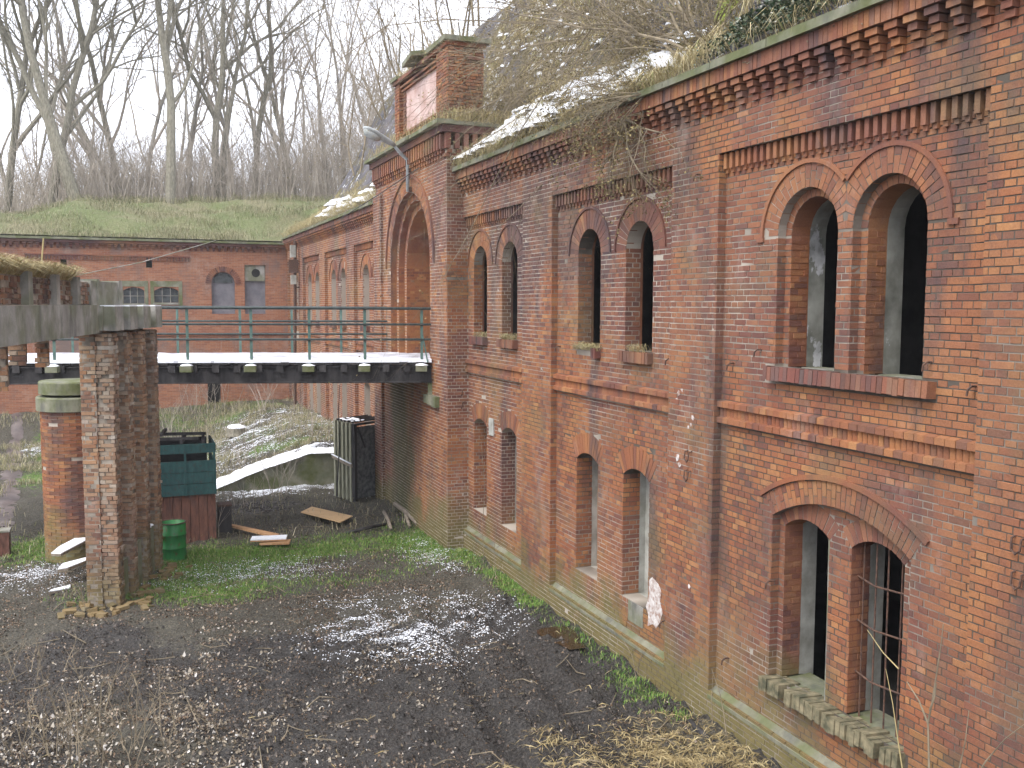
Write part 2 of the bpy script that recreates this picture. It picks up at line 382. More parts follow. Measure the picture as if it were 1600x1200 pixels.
Q5 = np.array([(4,5,6,7),(0,1,5,4),(1,2,6,5),(2,3,7,6),(3,0,4,7)])
def boxes(mb, R, fr, base=-.03, proud=.006, jit=.002, tilt=.0015):
    """brick boxes on the plane fr = (origin, u, normal, up)"""
    if not len(R): return
    o, u, n, w = [np.array(a, float) for a in fr]; N = len(R)
    j = rng.normal(0, tilt, (N, 4)); d = proud+rng.normal(0, jit, N)
    x0 = R[:, 0]+j[:, 0]; x1 = R[:, 1]+j[:, 1]; z0 = R[:, 2]+j[:, 2]; z1 = R[:, 3]+j[:, 3]
    V = np.zeros((N, 8, 3))
    for i, (uu, zz) in enumerate(((x0, z0), (x1, z0), (x1, z1), (x0, z1))):
        V[:, i] = o+uu[:, None]*u+zz[:, None]*w+base*n
        inx = np.where(np.isin(i, (0, 3)), .003, -.003); inz = .003 if i in (0, 1) else -.003
        V[:, i+4] = o+(uu+inx)[:, None]*u+(zz+inz)[:, None]*w+(d+rng.normal(0, .0012, N))[:, None]*n
    F = (np.arange(N)[:, None, None]*8+Q5[None]).reshape(-1, 4)
    mb.addq(V.reshape(-1, 3), F)
def panel(mb, fr, u0, u1, z0, z1, ops):
    """flat backing with arch headed holes, in vertical strips"""
    o, u, n, w = [np.array(a, float) for a in fr]
    us = {u0, u1}
    for p in ops: us.update(p.us())
    us = sorted(x for x in us if u0-1e-9 <= x <= u1+1e-9)
    for a, b in zip(us[:-1], us[1:]):
        if b-a < 1e-6: continue
        m = (a+b)/2; cur = [z0, z0]
        for p in sorted((p for p in ops if p.c-p.w/2 < m < p.c+p.w/2), key=lambda q: q.z0):
            q = [(a, cur[0]), (b, cur[1]), (b, p.z0), (a, p.z0)]
            if p.z0 > max(cur)+1e-6: mb.add([o+x*u+z*w for x, z in q], [(0, 1, 2, 3)])
            cur = [p.zt(a), p.zt(b)]
        mb.add([o+x*u+z*w for x, z in [(a, cur[0]), (b, cur[1]), (b, z1), (a, z1)]], [(0, 1, 2, 3)])
def reveal(mb, fr, p, d, p2=None, d0=0., sill=True):
    """jambs and head running from depth d0 to d, optionally splaying to opening p2"""
    o, u, n, w = [np.array(a, float) for a in fr]; p2 = p2 or p
    A = [(p.c-p.w/2, p.z0)]+[(x, p.zt(x)) for x in p.us()]+[(p.c+p.w/2, p.z0)]
    B = [(p2.c-p2.w/2, p2.z0)]+[(x, p2.zt(x)) for x in p2.us()]+[(p2.c+p2.w/2, p2.z0)]
    V = [o+x*u+z*w-d0*n for x, z in A]+[o+x*u+z*w-d*n for x, z in B]; m = len(A)
    F = [(i, i+1, m+i+1, m+i) for i in range(m-1)]
    if sill: F.append((m-1, 0, m, 2*m-1))
    mb.add(V, F)
def wedge_mesh(name, r0, r1, dt, depth):
    a = dt/2; V = []
    for x in (0, depth):
        e = 0 if x else .002
        for r, s in ((r0+.0, -1), (r0, 1), (r1, 1), (r1, -1)):
            g = .0055/r; t = s*(a-g)
            V.append((x+rng.normal(0, .0008), r*math.sin(-t), r*math.cos(t)))
    mb = MB().add(V, [(0,1,2,3),(4,7,6,5),(0,4,5,1),(1,5,6,2),(2,6,7,3),(3,7,4,0)])
    return mb
MESHV = {}
def arch_ring(p, x, t, parent, single=True, m=None, split=True, depth=.13, stuff=None, mid=None):
    """radial bricks over opening p whose face is the plane X = x"""
    m = m or m_brick; L = 2*p.ha*p.R; n = max(5, round(L/.074)); dt = 2*p.ha/n
    kinds = [[(p.R, p.R+t)]]
    if split: kinds = [[(p.R, p.R+t*.66), (p.R+t*.66+.011, p.R+t)], [(p.R, p.R+t*.33), (p.R+t*.33+.011, p.R+t)]]
    ms = [[wedge_mesh('voussoir', a, b, dt, depth) for a, b in kk] for kk in kinds]
    if single:
        mm_ = []
        for kk in ms:
            mm_.append([])
            for q in kk: me_ = q.mesh('voussoir'); MESHV[me_.name] = q.v; mm_[-1].append(me_)
        ms = mm_
    for i in range(n):
        th = -p.ha+dt*(i+.5)
        for q in ms[i % len(ms)]:
            e = float(rng.normal(0, .002))
            if mid is not None:
                sg = 1 if p.c > mid else -1; v = np.concatenate(MESHV[q.name]) if single else np.concatenate(q.v); c, s = math.cos(th), math.sin(th)
                y, z = v[:, 1]*c-v[:, 2]*s+p.c, v[:, 1]*s+v[:, 2]*c
                if (y.mean()-mid)*sg < .01: continue
                if ((y-mid)*sg).min() < .004:
                    y = mid+sg*np.maximum((y-mid)*sg, .004)
                    u_ = MB().add(np.stack([v[:, 0]-.006+e, y-p.c, z], 1), [(0,1,2,3),(4,7,6,5),(0,4,5,1),(1,5,6,2),(2,6,7,3),(3,7,4,0)])
                    link('voussoir', u_.mesh('voussoir'), m, parent, (x, p.c, p.zc)); continue
            if single:
                o = link('voussoir', q, m, parent, (x-.006+e, p.c, p.zc)); o.rotation_euler = (th, 0, 0)
            else:
                v = np.concatenate(q.v); c, s = math.cos(th), math.sin(th)
                y, z = v[:, 1]*c-v[:, 2]*s, v[:, 1]*s+v[:, 2]*c
                stuff.add(np.stack([v[:, 0]+x-.006+e, y+p.c, z+p.zc], 1), q.f)
def hood(mb, p, x, r, w=.06, pr=.035, ext=0., n=22, mid=None):
    V = []; a = p.ha+ext; t0, t1 = -a, a
    if mid is not None:
        q = math.asin(min(1, abs(mid-p.c)/(r+w)))
        if mid > p.c: t1 = min(t1, q)
        else: t0 = max(t0, -q)
    for i in range(n+1):
        t = t0+(t1-t0)*i/n
        for xx, rr in ((x+.01, r), (x-pr, r), (x-pr, r+w), (x+.01, r+w)):
            V.append((xx, p.c+rr*math.sin(t), p.zc+rr*math.cos(t)))
    F = [(i*4+k, i*4+(k+1) % 4, i*4+4+(k+1) % 4, i*4+4+k) for i in range(n) for k in range(4)]
    F += [(0, 1, 2, 3), (n*4+3, n*4+2, n*4+1, n*4)]
    mb.add(V, F)

# ================================================================ THE LONG FORT BUILDING
XM, XB, XC = 7.30, 7.42, 7.54          # pilaster face, bay face, second order
fort = thing('fort_building', 'long red brick fort building with arched windows, pilasters and arched gate along the right', 'fort', (7.3, 14, 0))
FRM = lambda X: ((X, 0, 0), (0, 1, 0), (-1, 0, 0), (0, 0, 1))
FRS = lambda Y: ((0, Y, 0), (1, 0, 0), (0, -1, 0), (0, 0, 1))       # faces the camera
BAYS = [(6.62, 10.9), (12.06, 16.22), (17.62, 21.3), (28.3, 32.6), (33.7, 37.75), (38.85, 42.7), (43.9, 46.9)]
ZP, ZD, ZE = .50, 7.777, 8.62           # plinth top, recess top, top of corbels
Y0, Y1 = 2.6, 47.0
mort = MB(); bk = []                   # bk: (rects, frame)
# solid core behind everything
core = MB()
# main plane
def rec(b): return Rect(b[0], b[1], ZP, ZD)
hp = [rec(b) for b in BAYS]
PORT = (21.2, 27.8)
def main_plane(a, b):
    q = [Op((c[0]+c[1])/2, c[1]-c[0], ZP, ZD, 0) for c in BAYS if c[0] > a-.5 and c[1] < b+.5]
    panel(mort, FRM(XM), a, b, -.6, 8.66, q)
    bk.append((lay(a, b, -.2, 8.62, [Rect(c.c-c.w/2, c.c+c.w/2, ZP, ZD) for c in q]), FRM(XM)))
main_plane(Y0, 21.3); main_plane(27.7, Y1)
wins = []                              # openings per bay plane
def bay_ops(i, b):
    if i == 0:
        return [Op(9.25, 1.07, 5.05, 6.64, .53), Op(7.95, 1.07, 5.05, 6.64, .53), Op(8.61, 2.28, 1.15, 3.2, .32)]
    if i < 3:
        c1, c2 = ((14.92, 13.19), (20.36, 18.6))[i-1]
    else:
        m = (b[0]+b[1])/2; c1, c2 = m+.86, m-.86
    if i == 6: return [Op(c2, .85, 5.07, 6.68, .43)]
    return [Op(c1, .86, 5.07, 6.66, .43), Op(c2, .86, 5.07, 6.66, .43), Op(c1, .84, 1.08, 3.08, .14), Op(c2, .84, 1.08, 3.08, .14)]
lows = MB(); vous = MB(); arches_far = MB()
for i, b in enumerate(BAYS):
    ops = bay_ops(i, b)
    panel(mort, FRM(XB), b[0], b[1], ZP-.05, ZD, ops)
    # recess returns
    for y, s in ((b[0], 1), (b[1], -1)):
        mort.add([(XM, y, ZP), (XB, y, ZP), (XB, y, ZD), (XM, y, ZD)], [(0, 1, 2, 3)])
    mort.add([(XM, b[0], ZD), (XB, b[0], ZD), (XB, b[1], ZD), (XM, b[1], ZD)], [(0, 1, 2, 3)])
    bk.append((lay(XM-.005, XB-.002, ZP+.04, ZD, ph=XM-.07), FRS(b[1])))          # far return faces the camera
    for o in ops: o.t = .27 if (i == 0 and o.w < 2) else (.27 if o.w > 2 else (.33 if o.h > .2 else .36))
    extra = [Rect(b[0], b[1], 4.22, 4.52)]
    extra += [Rect(min(o.c for o in ops if o.z0 > 4)-.72, max(o.c for o in ops if o.z0 > 4)+.72, 4.87, 5.06)] if i == 0 else [Rect(o.c-.47, o.c+.47, 4.9, 5.08) for o in ops if o.z0 > 4]
    if i == 0: extra.append(Rect(7.4, 9.8, 1.0, 1.15))
    def bite(u, z, ops=ops, i=i):     # a few bricks have fallen out round the windows
        return rng.random() < (.003 if i else .001)
    bk.append((lay(b[0], b[1], ZP, ZD, ops+extra, cut=bite), FRM(XB)))
    # plinth ledge
    lg = MB(); lg.add([(XM-.012, b[0], ZP-.02), (XM-.012, b[1], ZP-.02), (XB+.02, b[1], ZP+.11), (XB+.02, b[0], ZP+.11), (XM-.012, b[0], ZP-.07), (XM-.012, b[1], ZP-.07)], [(0, 1, 2, 3), (4, 5, 1, 0)])
    part('plinth_ledge', lg, m_ledge, fort)
    # string course: two moulded rows and a row of upright bricks between
    if i < 6:
        sc = MB(); up = MB(); n = int((b[1]-b[0])/.13)
        for z0, z1, pr in ((4.445, 4.515, .085), (4.235, 4.305, .085)):
            for k in range(n):
                a = b[0]+k*(b[1]-b[0])/n; jt = rng.normal(0, .003)
                w_ = (b[1]-b[0])/n-.008
                sc.add([(XB-pr+jt, a, z0), (XB+.02, a, z0), (XB+.02, a, z1+.025), (XB-pr+jt, a, z1), (XB-pr+jt, a+w_, z0), (XB+.02, a+w_, z0), (XB+.02, a+w_, z1+.025), (XB-pr+jt, a+w_, z1)],
                       [(0, 3, 7, 4), (0, 4, 5, 1), (3, 2, 6, 7), (0, 1, 2, 3), (4, 7, 6, 5)])
        part('string_course', sc, m_brick, fort, 'stuff')
        n = int((b[1]-b[0])/.078)
        for k in range(n):
            a = b[0]+k*(b[1]-b[0])/n; w_ = (b[1]-b[0])/n-.006
            up.add([(XB-.025, a, 4.305), (XB-.05, a+w_/2, 4.305), (XB-.025, a+w_, 4.305), (XB-.025, a, 4.445), (XB-.05, a+w_/2, 4.445), (XB-.025, a+w_, 4.445), (XB+.02, a, 4.305), (XB+.02, a, 4.445), (XB+.02, a+w_, 4.305), (XB+.02, a+w_, 4.445)],
                   [(0, 1, 4, 3), (1, 2, 5, 4), (6, 0, 3, 7), (2, 8, 9, 5)])
        part('upright_course', up, m_brick, fort, 'stuff')
        mort.add([(XB-.018, b[0], 4.2), (XB-.018, b[1], 4.2), (XB-.018, b[1], 4.53), (XB-.018, b[0], 4.53)], [(0, 1, 2, 3)])
    # dentils hanging from the top of the recess
    dm = []
    for q in range(3):
        d = MB(); d.box((-.052, -.032+q*.002, -.2), (.07, .033, 0)); d.box((-.022, -.028, -.255), (.07, .028, -.2))
        dm.append(d.mesh('dentil'))
    n = int((b[1]-b[0])/.128)
    if i < 3:
        for k in range(n):
            y = b[0]+(k+.5)*(b[1]-b[0])/n
            link('dentil', dm[k % 3], m_brick, fort, (XB-.02+rng.normal(0, .002), y, ZD-.004))
    else:
        d = MB()
        for k in range(n):
            y = b[0]+(k+.5)*(b[1]-b[0])/n; d.box((XB-.07, y-.032, ZD-.2), (XB+.02, y+.032, ZD))
        part('dentil_row', d, m_brick, fort, 'stuff')
    # windows
    for o in ops:
        hm = MB(); f = FRM(XB)
        if i == 0 and o.w < 2:                     # two orders, upper near windows
            inner = Op(o.c, .86, 5.05, 6.64, .43)
            reveal(mort, f, o, XC-XB)
            panel(mort, FRM(XC), o.c-.6, o.c+.6, 5.0, 7.25, [inner]); inner.t = .11
            bk.append((lay(o.c-.56, o.c+.56, 5.05, 7.2, [inner]), FRM(XC)))
            bk.append((lay(XB-.005, XC-.002, 5.06, o.zs, ph=XB-.07), FRS(o.c+o.w/2)))
            bk.append((lay(XC-.005, XC+.25, 5.06, o.zs, ph=XC-.07), FRS(o.c+.43)))
            wp = part('window', MB().box((XC+.2, o.c-.43, 4.96), (8.02, o.c+.43, 5.04)), m_conc, fort)
            pl = MB(); big = Op(o.c, .92, 5.0, 6.66, .45); reveal(pl, FRM(XC), inner, .27, sill=False); 
            part('brick_reveal', pl, m_brick, wp)
            pl = MB(); reveal(pl, FRM(XC), inner, .54, big, .262, False); part('plaster_reveal', pl, m_plaster, wp)
            arch_ring(o, XB, .27, wp, True, mid=8.6); arch_ring(inner, XC, .11, wp, True, split=False, depth=.1)
            hood(hm, o, XB, o.R+.275, .05, .03, 0, mid=8.6)
            hm.box((XB-.03, o.c-.93, 6.58), (XB+.01, o.c-.80, 6.64)) if o.c < 8.6 else hm.box((XB-.03, o.c+.80, 6.58), (XB+.01, o.c+.93, 6.64))
            wp['label'] = 'far window of the upper near pair' if o.c > 8.6 else 'near window of the upper near pair'
        elif i == 0:                               # big segmental recess with two lights
            reveal(mort, f, o, XC-XB, sill=False)
            ins = [Op(9.24, .82, 1.15, 3.08, .15), Op(8.07, .80, 1.15, 3.08, .15)]
            panel(mort, FRM(XC), o.c-1.2, o.c+1.2, 1.1, 3.6, ins)
            for q in ins: q.t = .24
            bk.append((lay(o.c-1.14, o.c+1.14, 1.15, 3.56, ins), FRM(XC)))
            bk.append((lay(XB-.005, XC-.002, 1.15, o.zs, ph=XB-.07), FRS(o.c+o.w/2)))
            wp = part('window', MB().box((XC-.1, o.c-1.13, 1.02), (8.0, o.c+1.13, 1.13)), m_conc_moss, fort)
            arch_ring(o, XB, .27, wp, True); hood(hm, o, XB, o.R+.285, .06, .035, .03)
            for q in ins:
                bk.append((lay(XC-.005, XC+.27, 1.16, q.zs, ph=XC-.07), FRS(q.c+q.w/2)))
                arch_ring(q, XC, .24, wp, True, split=False, depth=.1)
                pl = MB(); reveal(pl, FRM(XC), q, .27, sill=False); part('brick_reveal', pl, m_brick, wp)
                pl = MB(); reveal(pl, FRM(XC), q, .52, Op(q.c, .88, 1.1, 3.12, .17), .262, False); part('plaster_reveal', pl, m_render, wp)
            wp['label'] = 'wide lower near window of two lights under one segmental arch'
            q = ins[1]
            for y in (8.40, 8.21, 8.02, 7.83): part('window_bar', MB().tube([(XC+.12, y, 1.1), (XC+.12, y+random.uniform(-.012, .012), 3.22)], .011, 6), m_iron, wp)
            for z in (1.62, 2.22, 2.72): part('window_bar', MB().tube([(XC+.105, 8.5, z+.03), (XC+.1, 8.2, z-.02), (XC+.105, 7.66, z+.02)], .012, 6), m_iron, wp)
            part('drain_pipe', MB().tube([(XC+.03, 8.86, 1.13), (XC+.03, 8.86, 2.1), (XC+.03, 8.87, 3.1)], .017, 6), m_conc, wp)
        else:
            up_ = o.z0 > 4; vd = (.26 if i == 1 else .2) if (up_ and i < 3) else .3; reveal(mort, f, o, vd)
            if i < 3:
                bk.append((lay(XB-.005, XB+vd+.005, o.z0+.01, o.zs+(.05 if up_ else 0), ph=XB-.07), FRS(o.c+o.w/2)))
            wp = part('window', MB().box((XB+.1, o.c-.43, o.z0-.1), (8.0, o.c+.43, o.z0-.01)), m_conc_moss if not up_ else m_conc, fort)
            pl = MB(); reveal(pl, f, o, vd+.05 if (up_ and i < 3) else .62, Op(o.c, .87, o.z0-.02, o.zs+.01, o.h+.01), vd-.005); part('plaster_reveal', pl, m_brick if up_ else m_render, wp)
            if not up_ or i > 2:                   # walled up
                fi = MB(); fi.box((XB+.42, o.c-.5, o.z0-.05), (XB+.5, o.c+.5, o.zs+.5))
                part('infill_panel', fi, m_brick_old if (i == 2 or (i == 1 and o.c > 14)) else (m_render if i < 3 else m_far), wp)
            elif i == 1 and o.c < 14: part('leaning_board', MB().add([(XB+.33, 13.16, 5.06), (XB+.33, 12.7, 5.06), (XB+.36, 12.7, 5.75), (XB+.36, 12.98, 6.05), (XB+.35, 13.14, 6.35), (XB+.37, 13.16, 5.06), (XB+.37, 12.7, 5.03)], [(0, 1, 2, 3, 4), (0, 5, 6, 1)]), m_render, wp)
            if i < 3: arch_ring(o, XB, o.t, wp if i == 1 else None, i == 1, split=False, stuff=vous)
            else: arch_ring(o, XB, .3, None, False, split=False, stuff=arches_far)
            if up_: hood(hm, o, XB, o.R+.335, .04, .03, 0.)
            if i < 3: wp['label'] = ('far' if o.c == max(q.c for q in ops) else 'near')+(' upper' if up_ else ' lower')+' window of the '+('second' if i == 1 else 'third')+' bay'
            # brick sills
            if up_:
                s = MB(); nn = 12
                for k in range(nn):
                    if i == 1 and o.c > 14 and k not in (0, 1): continue
                    y = o.c-.47+k*.078; s.box((XB-.12+rng.normal(0, .004), y, 4.9), (XB+.12, y+.07, 5.07))
                part('sill', s, m_brick_dark, wp, 'stuff')
        if hm.n: part('hood_mould', hm, m_brick, wp, 'stuff')
part('voussoir_rings', vous, m_brick, fort, 'stuff'); part('far_voussoir_rings', arches_far, m_brick, fort, 'stuff')
# long sills of the near bay, brick by brick
sb = [MB().box((-.13, .004, -.17), (.2, .074, .0)).mesh('sill_brick') for _ in range(3)]
sb2 = [q.copy() for q in sb]
for y0, n, z, mm in ((7.22, 34, 5.05, m_brick_dark), (7.44, 30, 1.15, m_sill_moss)):
    for k in range(n):
        if z < 2 and k in (3, 24): continue
        jz = .012 if z < 2 else .003
        o = link('sill_brick', (sb if z > 2 else sb2)[k % 3], mm, None, None); o.parent = fort
        o.location = Vector((XB+.01+rng.normal(0, jz), y0+k*.0775, z+rng.normal(0, jz)))-fort.location
        o.rotation_euler = (0, .06+rng.normal(0, .006), 0)
# cornice
cm = []
for q in range(3):
    c = MB()
    for k, (pr, w) in enumerate(((.05, .058), (.09, .06), (.13, .062), (.17, .088))):
        e = rng.normal(0, .003)
        c.box((-pr+e, -w, k*.0775), (.03, w, k*.0775+.068))
    cm.append(c.mesh('corbel'))
def cornice(a, b, near):
    n = int((b-a)/.26); cs = MB()
    for k in range(n):
        y = a+(k+.5)*(b-a)/n
        if near: link('corbel', cm[k % 3], m_brick, fort, (XM, y, 8.31+rng.normal(0, .002)))
        else:
            for q, (pr, w) in enumerate(((.05, .058), (.09, .06), (.13, .062), (.17, .088))): cs.box((XM-pr, y-w, 8.31+q*.0775), (XM+.03, y+w, 8.31+q*.0775+.068))
    if not near: part('corbel_row', cs, m_brick, fort, 'stuff')
    fa = MB(); n = int((b-a)/.078)
    for k in range(n):
        y = a+k*(b-a)/n; fa.box((XM-.2+rng.normal(0, .004), y, 8.622), (XM+.02, y+(b-a)/n-.006, 8.80+rng.normal(0, .002)))
    part('fascia_course', fa, m_brick_dark if not near else m_brick, fort, 'stuff')
    part('cornice_core', MB().box((XM-.17, a, 8.63), (XM+.3, b, 8.796)), m_mortar_dark, fort)
    sl_ = MB(); n = max(1, int((b-a)/1.1))
    for k in range(n):
        y = a+k*(b-a)/n; e = rng.normal(0, .006, 2)
        sl_ = MB().box((XM-.27+e[0], y+.004, 8.80), (XM+.5, y+(b-a)/n-.004, 8.895+e[1])); part('coping_slab', sl_, m_conc_moss, fort)
cornice(Y0, 21.25, True); cornice(27.75, Y1, False)
# dark rooms behind the windows
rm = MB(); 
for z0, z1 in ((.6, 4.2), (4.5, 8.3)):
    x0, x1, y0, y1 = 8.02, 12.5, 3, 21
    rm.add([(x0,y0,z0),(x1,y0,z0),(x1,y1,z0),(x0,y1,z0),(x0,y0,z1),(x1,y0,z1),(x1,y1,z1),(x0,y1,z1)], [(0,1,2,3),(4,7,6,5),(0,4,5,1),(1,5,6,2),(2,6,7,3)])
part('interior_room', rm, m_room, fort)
part('gap_block_wall', MB().box((7.44, 21.05, .4), (8.3, 21.15, 8.6)), m_room, fort)  # added to block sky light showing through the gap past the room
part('gap_block_wall', MB().box((7.44, 3.0, .4), (8.3, 3.1, 8.6)), m_room, fort)  # added likewise, closing the gap at the near end
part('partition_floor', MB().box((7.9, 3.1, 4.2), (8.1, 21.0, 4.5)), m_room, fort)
back = MB(); back.add([(8.3, Y0, -.5), (8.3, Y0, 8.9), (XM, Y0, 8.9), (XM, Y0, -.5)], [(0, 1, 2, 3)]); part('end_wall', back, m_brick, fort)
# roof deck closing the rooms above
part('roof_deck', MB().box((XM+.3, Y0, 8.62), (13, Y1, 8.72)), m_mortar_dark, fort)

# ---------------------------------------------------------------- the arched gate projecting from the fort
XG = 6.9; G0, G1 = PORT; ZGC = 9.26; DG = .40       # gate body top; lift of its cornice
gate = part('gatehouse', MB().box((XM+.5, G0+.15, 8.7), (8.9, G1-.1, 9.8)), m_mortar_dark, fort)
gm = MB(); go = Op(24.35, 3.7, 4.36, 6.82, 1.85); g2 = Op(24.35, 3.3, 4.36, 6.82, 1.65); g3 = Op(24.35, 2.9, 4.36, 6.82, 1.45)
grv = MB(); panel(gm, FRM(XG), G0, G1, -.6, 9.4, [go]); gbk = []
go.t = .36
gbk.append((lay(G0, G1, -.1, ZGC, [go]), FRM(XG)))
gm.add([(XG, G0, -.6), (XM+.3, G0, -.6), (XM+.3, G0, 9.4), (XG, G0, 9.4)], [(0, 1, 2, 3)])
gm.add([(XG, G1, -.6), (XM+.3, G1, -.6), (XM+.3, G1, 9.4), (XG, G1, 9.4)], [(0, 3, 2, 1)])
gm.add([(XM+.3, G0, 8.6), (8.6, G0, 8.6), (8.6, G0, 9.5), (XM+.3, G0, 9.5)], [(0, 1, 2, 3)])
gbk.append((lay(XG, XB, -.1, 6.35, ph=.05), FRS(G0-.03)))
gm.add([(XG, G0-.03, -.6), (XB, G0-.03, -.6), (XB, G0-.03, 6.35), (XG, G0-.03, 6.35)], [(0, 1, 2, 3)]); gm.add([(XG, G0-.03, 6.35), (XM, G0-.03, 6.35), (XM, G0, 6.42), (XG, G0, 6.42)], [(0, 1, 2, 3)])
gbk.append((lay(XG+.004, XB, 6.42, ZGC, ph=.05), FRS(G0)))
gbk.append((lay(XM, 8.6, 8.9, 9.3, ph=.05), FRS(G0)))
for a, (xa, xb) in ((go, (XG, XG+.17)), (g2, (XG+.17, XG+.34)), (g3, (XG+.34, XG+1.35))):
    reveal(grv, FRM(xa), a, xb-xa, sill=False); gbk.append((lay(xa+.004, xb-.004, 4.38, 6.82), FRS(a.c+a.w/2)))
panel(gm, FRM(XG+.17), go.c-1.9, go.c+1.9, 4.2, 8.75, [g2]); panel(gm, FRM(XG+.34), go.c-1.7, go.c+1.7, 4.2, 8.5, [g3])
g2.t = g3.t = .2
gbk.append((lay(go.c-1.84, go.c+1.84, 4.4, 6.82, [g2]), FRM(XG+.17))); gbk.append((lay(go.c-1.64, go.c+1.64, 4.4, 6.82, [g3]), FRM(XG+.34)))
gm.add([(XG+1.35, go.c-1.6, 4.2), (XG+1.35, go.c+1.6, 4.2), (XG+1.35, go.c+1.6, 8.6), (XG+1.35, go.c-1.6, 8.6)], [(0, 1, 2, 3)])
gbk.append((lay(go.c-1.44, go.c+1.44, 4.38, 8.25, []), FRM(XG+1.35)))
part('gate_mortar', gm, m_mortar, gate); part('arch_soffit', grv, m_brick, gate)
rv = MB(); arch_ring(go, XG, .34, None, False, split=True, depth=.15, stuff=rv); arch_ring(g2, XG+.17, .18, None, False, split=False, stuff=rv); arch_ring(g3, XG+.34, .18, None, False, split=False, stuff=rv)
part('arch_ring', rv, m_brick, gate, 'stuff')
hb = MB(); hood(hb, go, XG, go.R+.36, .07, .05, .02, 30); part('hood_mould', hb, m_brick, gate)
gx = MB()
for R_, f_ in gbk: boxes(gx, R_, f_)
part('gate_brickwork', gx, m_brick_gate, gate, 'stuff')
bd = MB(); V = [(0, -.42), (0, .42)]
prof = [(-.36, 0), (.36, 0)]+[(.36*math.cos(PI*k/10), .85+.36*math.sin(PI*k/10)) for k in range(11)]
bd.add([(XG+.95, 23.35+y, 4.42+z) for y, z in prof]+[(XG+1.02, 23.35+y, 4.42+z) for y, z in prof], [tuple(range(len(prof)))]+[(k, (k+1) % len(prof), len(prof)+(k+1) % len(prof), len(prof)+k) for k in range(len(prof))])
part('grey_board', bd, m_shut, gate)
# corner pilaster strips
ps = MB(); pb = MB()
for a, b in ((27.0, 27.8), ):
    ps.box((XG-.09, a, -.5), (XG+.01, b, 8.9)); boxes(pb, lay(a, b, 0, 8.88), FRM(XG-.09)); boxes(pb, lay(XG-.086, XG, 0, 8.88), FRS(a))
part('corner_pilaster', ps, m_mortar, gate); part('pilaster_brickwork', pb, m_brick, gate, 'stuff')
# gate cornice: three stepped rows of teeth, then a thin mossy slab
def gate_teeth(fr, a, b):
    o, u, n, w = [np.array(t, float) for t in fr]; N = int((b-a)/.21)
    t = MB()
    for k in range(N):
        c = a+(k+.5)*(b-a)/N
        for q, (z0, z1, pr, hw) in enumerate(((8.86+DG-.12, 8.94+DG-.12, .05, .05), (8.95+DG-.12, 9.03+DG-.12, .09, .05), (9.04+DG-.12, 9.26+DG, .13, .055), )):
            sft = (.05 if q == 1 else 0)
            ce = o+(c+sft)*u+(z0+z1)/2*w+(pr/2-.02)*n
            t.obox(ce, u*hw, n*(pr/2+.02), w*(z1-z0)/2)
    return t
t = gate_teeth(FRM(XG), G0, G1); part('gate_corbels', t, m_brick, gate, 'stuff')
t = gate_teeth(FRS(G0), XG-.1, 8.3); part('gate_corbels', t, m_brick, gate, 'stuff')
part('gate_fascia', MB().box((XG-.17, G0-.17, 9.27+DG), (8.7, G1+.1, 9.43+DG)), m_brick_dark, gate)
sl_ = MB()
for k in range(6):
    y = G0-.27+k*1.18; e = rng.normal(0, .012, 2); part('gate_slab', MB().box((XG-.3+e[0], y+.01, 9.435+DG), (8.8, y+1.16, 9.52+DG+e[1])), m_conc_moss, gate)
# attic
A0, A1, AX, AZ0, AZ1 = 21.62, 26.2, 7.15, 9.92, 11.72
at = MB(); at.box((AX+.06, A0+.05, AZ0), (7.95, A1-.05, AZ1)); part('attic_core', at, m_mortar, gate)
ab = MB()
hole = Rect(22.75, 25.45, 10.4, 11.46)
boxes(ab, lay(A0, A1, AZ0, AZ1, [hole]), FRM(AX), -.07); boxes(ab, lay(AX, 7.95, AZ0, AZ1, ph=.03), FRS(A0))
for a, b in ((A0-.06, 22.4), (25.75, A1+.02)):
    boxes(ab, lay(a, b, AZ0+.1, AZ1), FRM(AX-.1), -.12); boxes(ab, lay(AX-.1, AX+.01, AZ0, AZ1), FRS(a), -.05)
boxes(ab, lay(AX-.1, 7.42, AZ0+.1, AZ1), FRS(A0-.07), -.08)
part('attic_brickwork', ab, m_brick, gate, 'stuff')
part('attic_panel', MB().box((AX+.02, 22.72, 10.38), (AX+.08, 25.48, 11.5)), m_pink, gate)
fr_ = MB()
for z0, z1, pr in ((11.47, 11.52, .05), (11.56, 11.61, .09), (10.33, 10.39, .04)): fr_.box((AX-pr, 22.5, z0), (AX+.05, 25.7, z1))
fr_.box((AX-.15, A0-.1, AZ1), (7.98, A1+.05, AZ1+.09)); fr_.box((AX-.1, A0-.08, 10.6), (7.45, 22.45, 10.65)); fr_.box((7.5, A0-.08, AZ1-.28), (7.93, A0, AZ1-.2))
part('attic_moulding', fr_, m_brick, gate)
cs = MB().box((AX-.22, A0-.2, AZ1+.09), (8.05, 23.0, AZ1+.2)); part('attic_coping', cs, m_conc_moss, gate)
part('attic_coping', MB().obox((AX-.12, 23.9, AZ1+.22), (.3, 0, .05), (0, .42, -.06), (0, .0, .055)), m_conc_moss, gate)
part('attic_coping', MB().box((AX-.2, 25.7, AZ1+.09), (7.5, A1+.15, AZ1+.18)), m_conc_moss, gate)

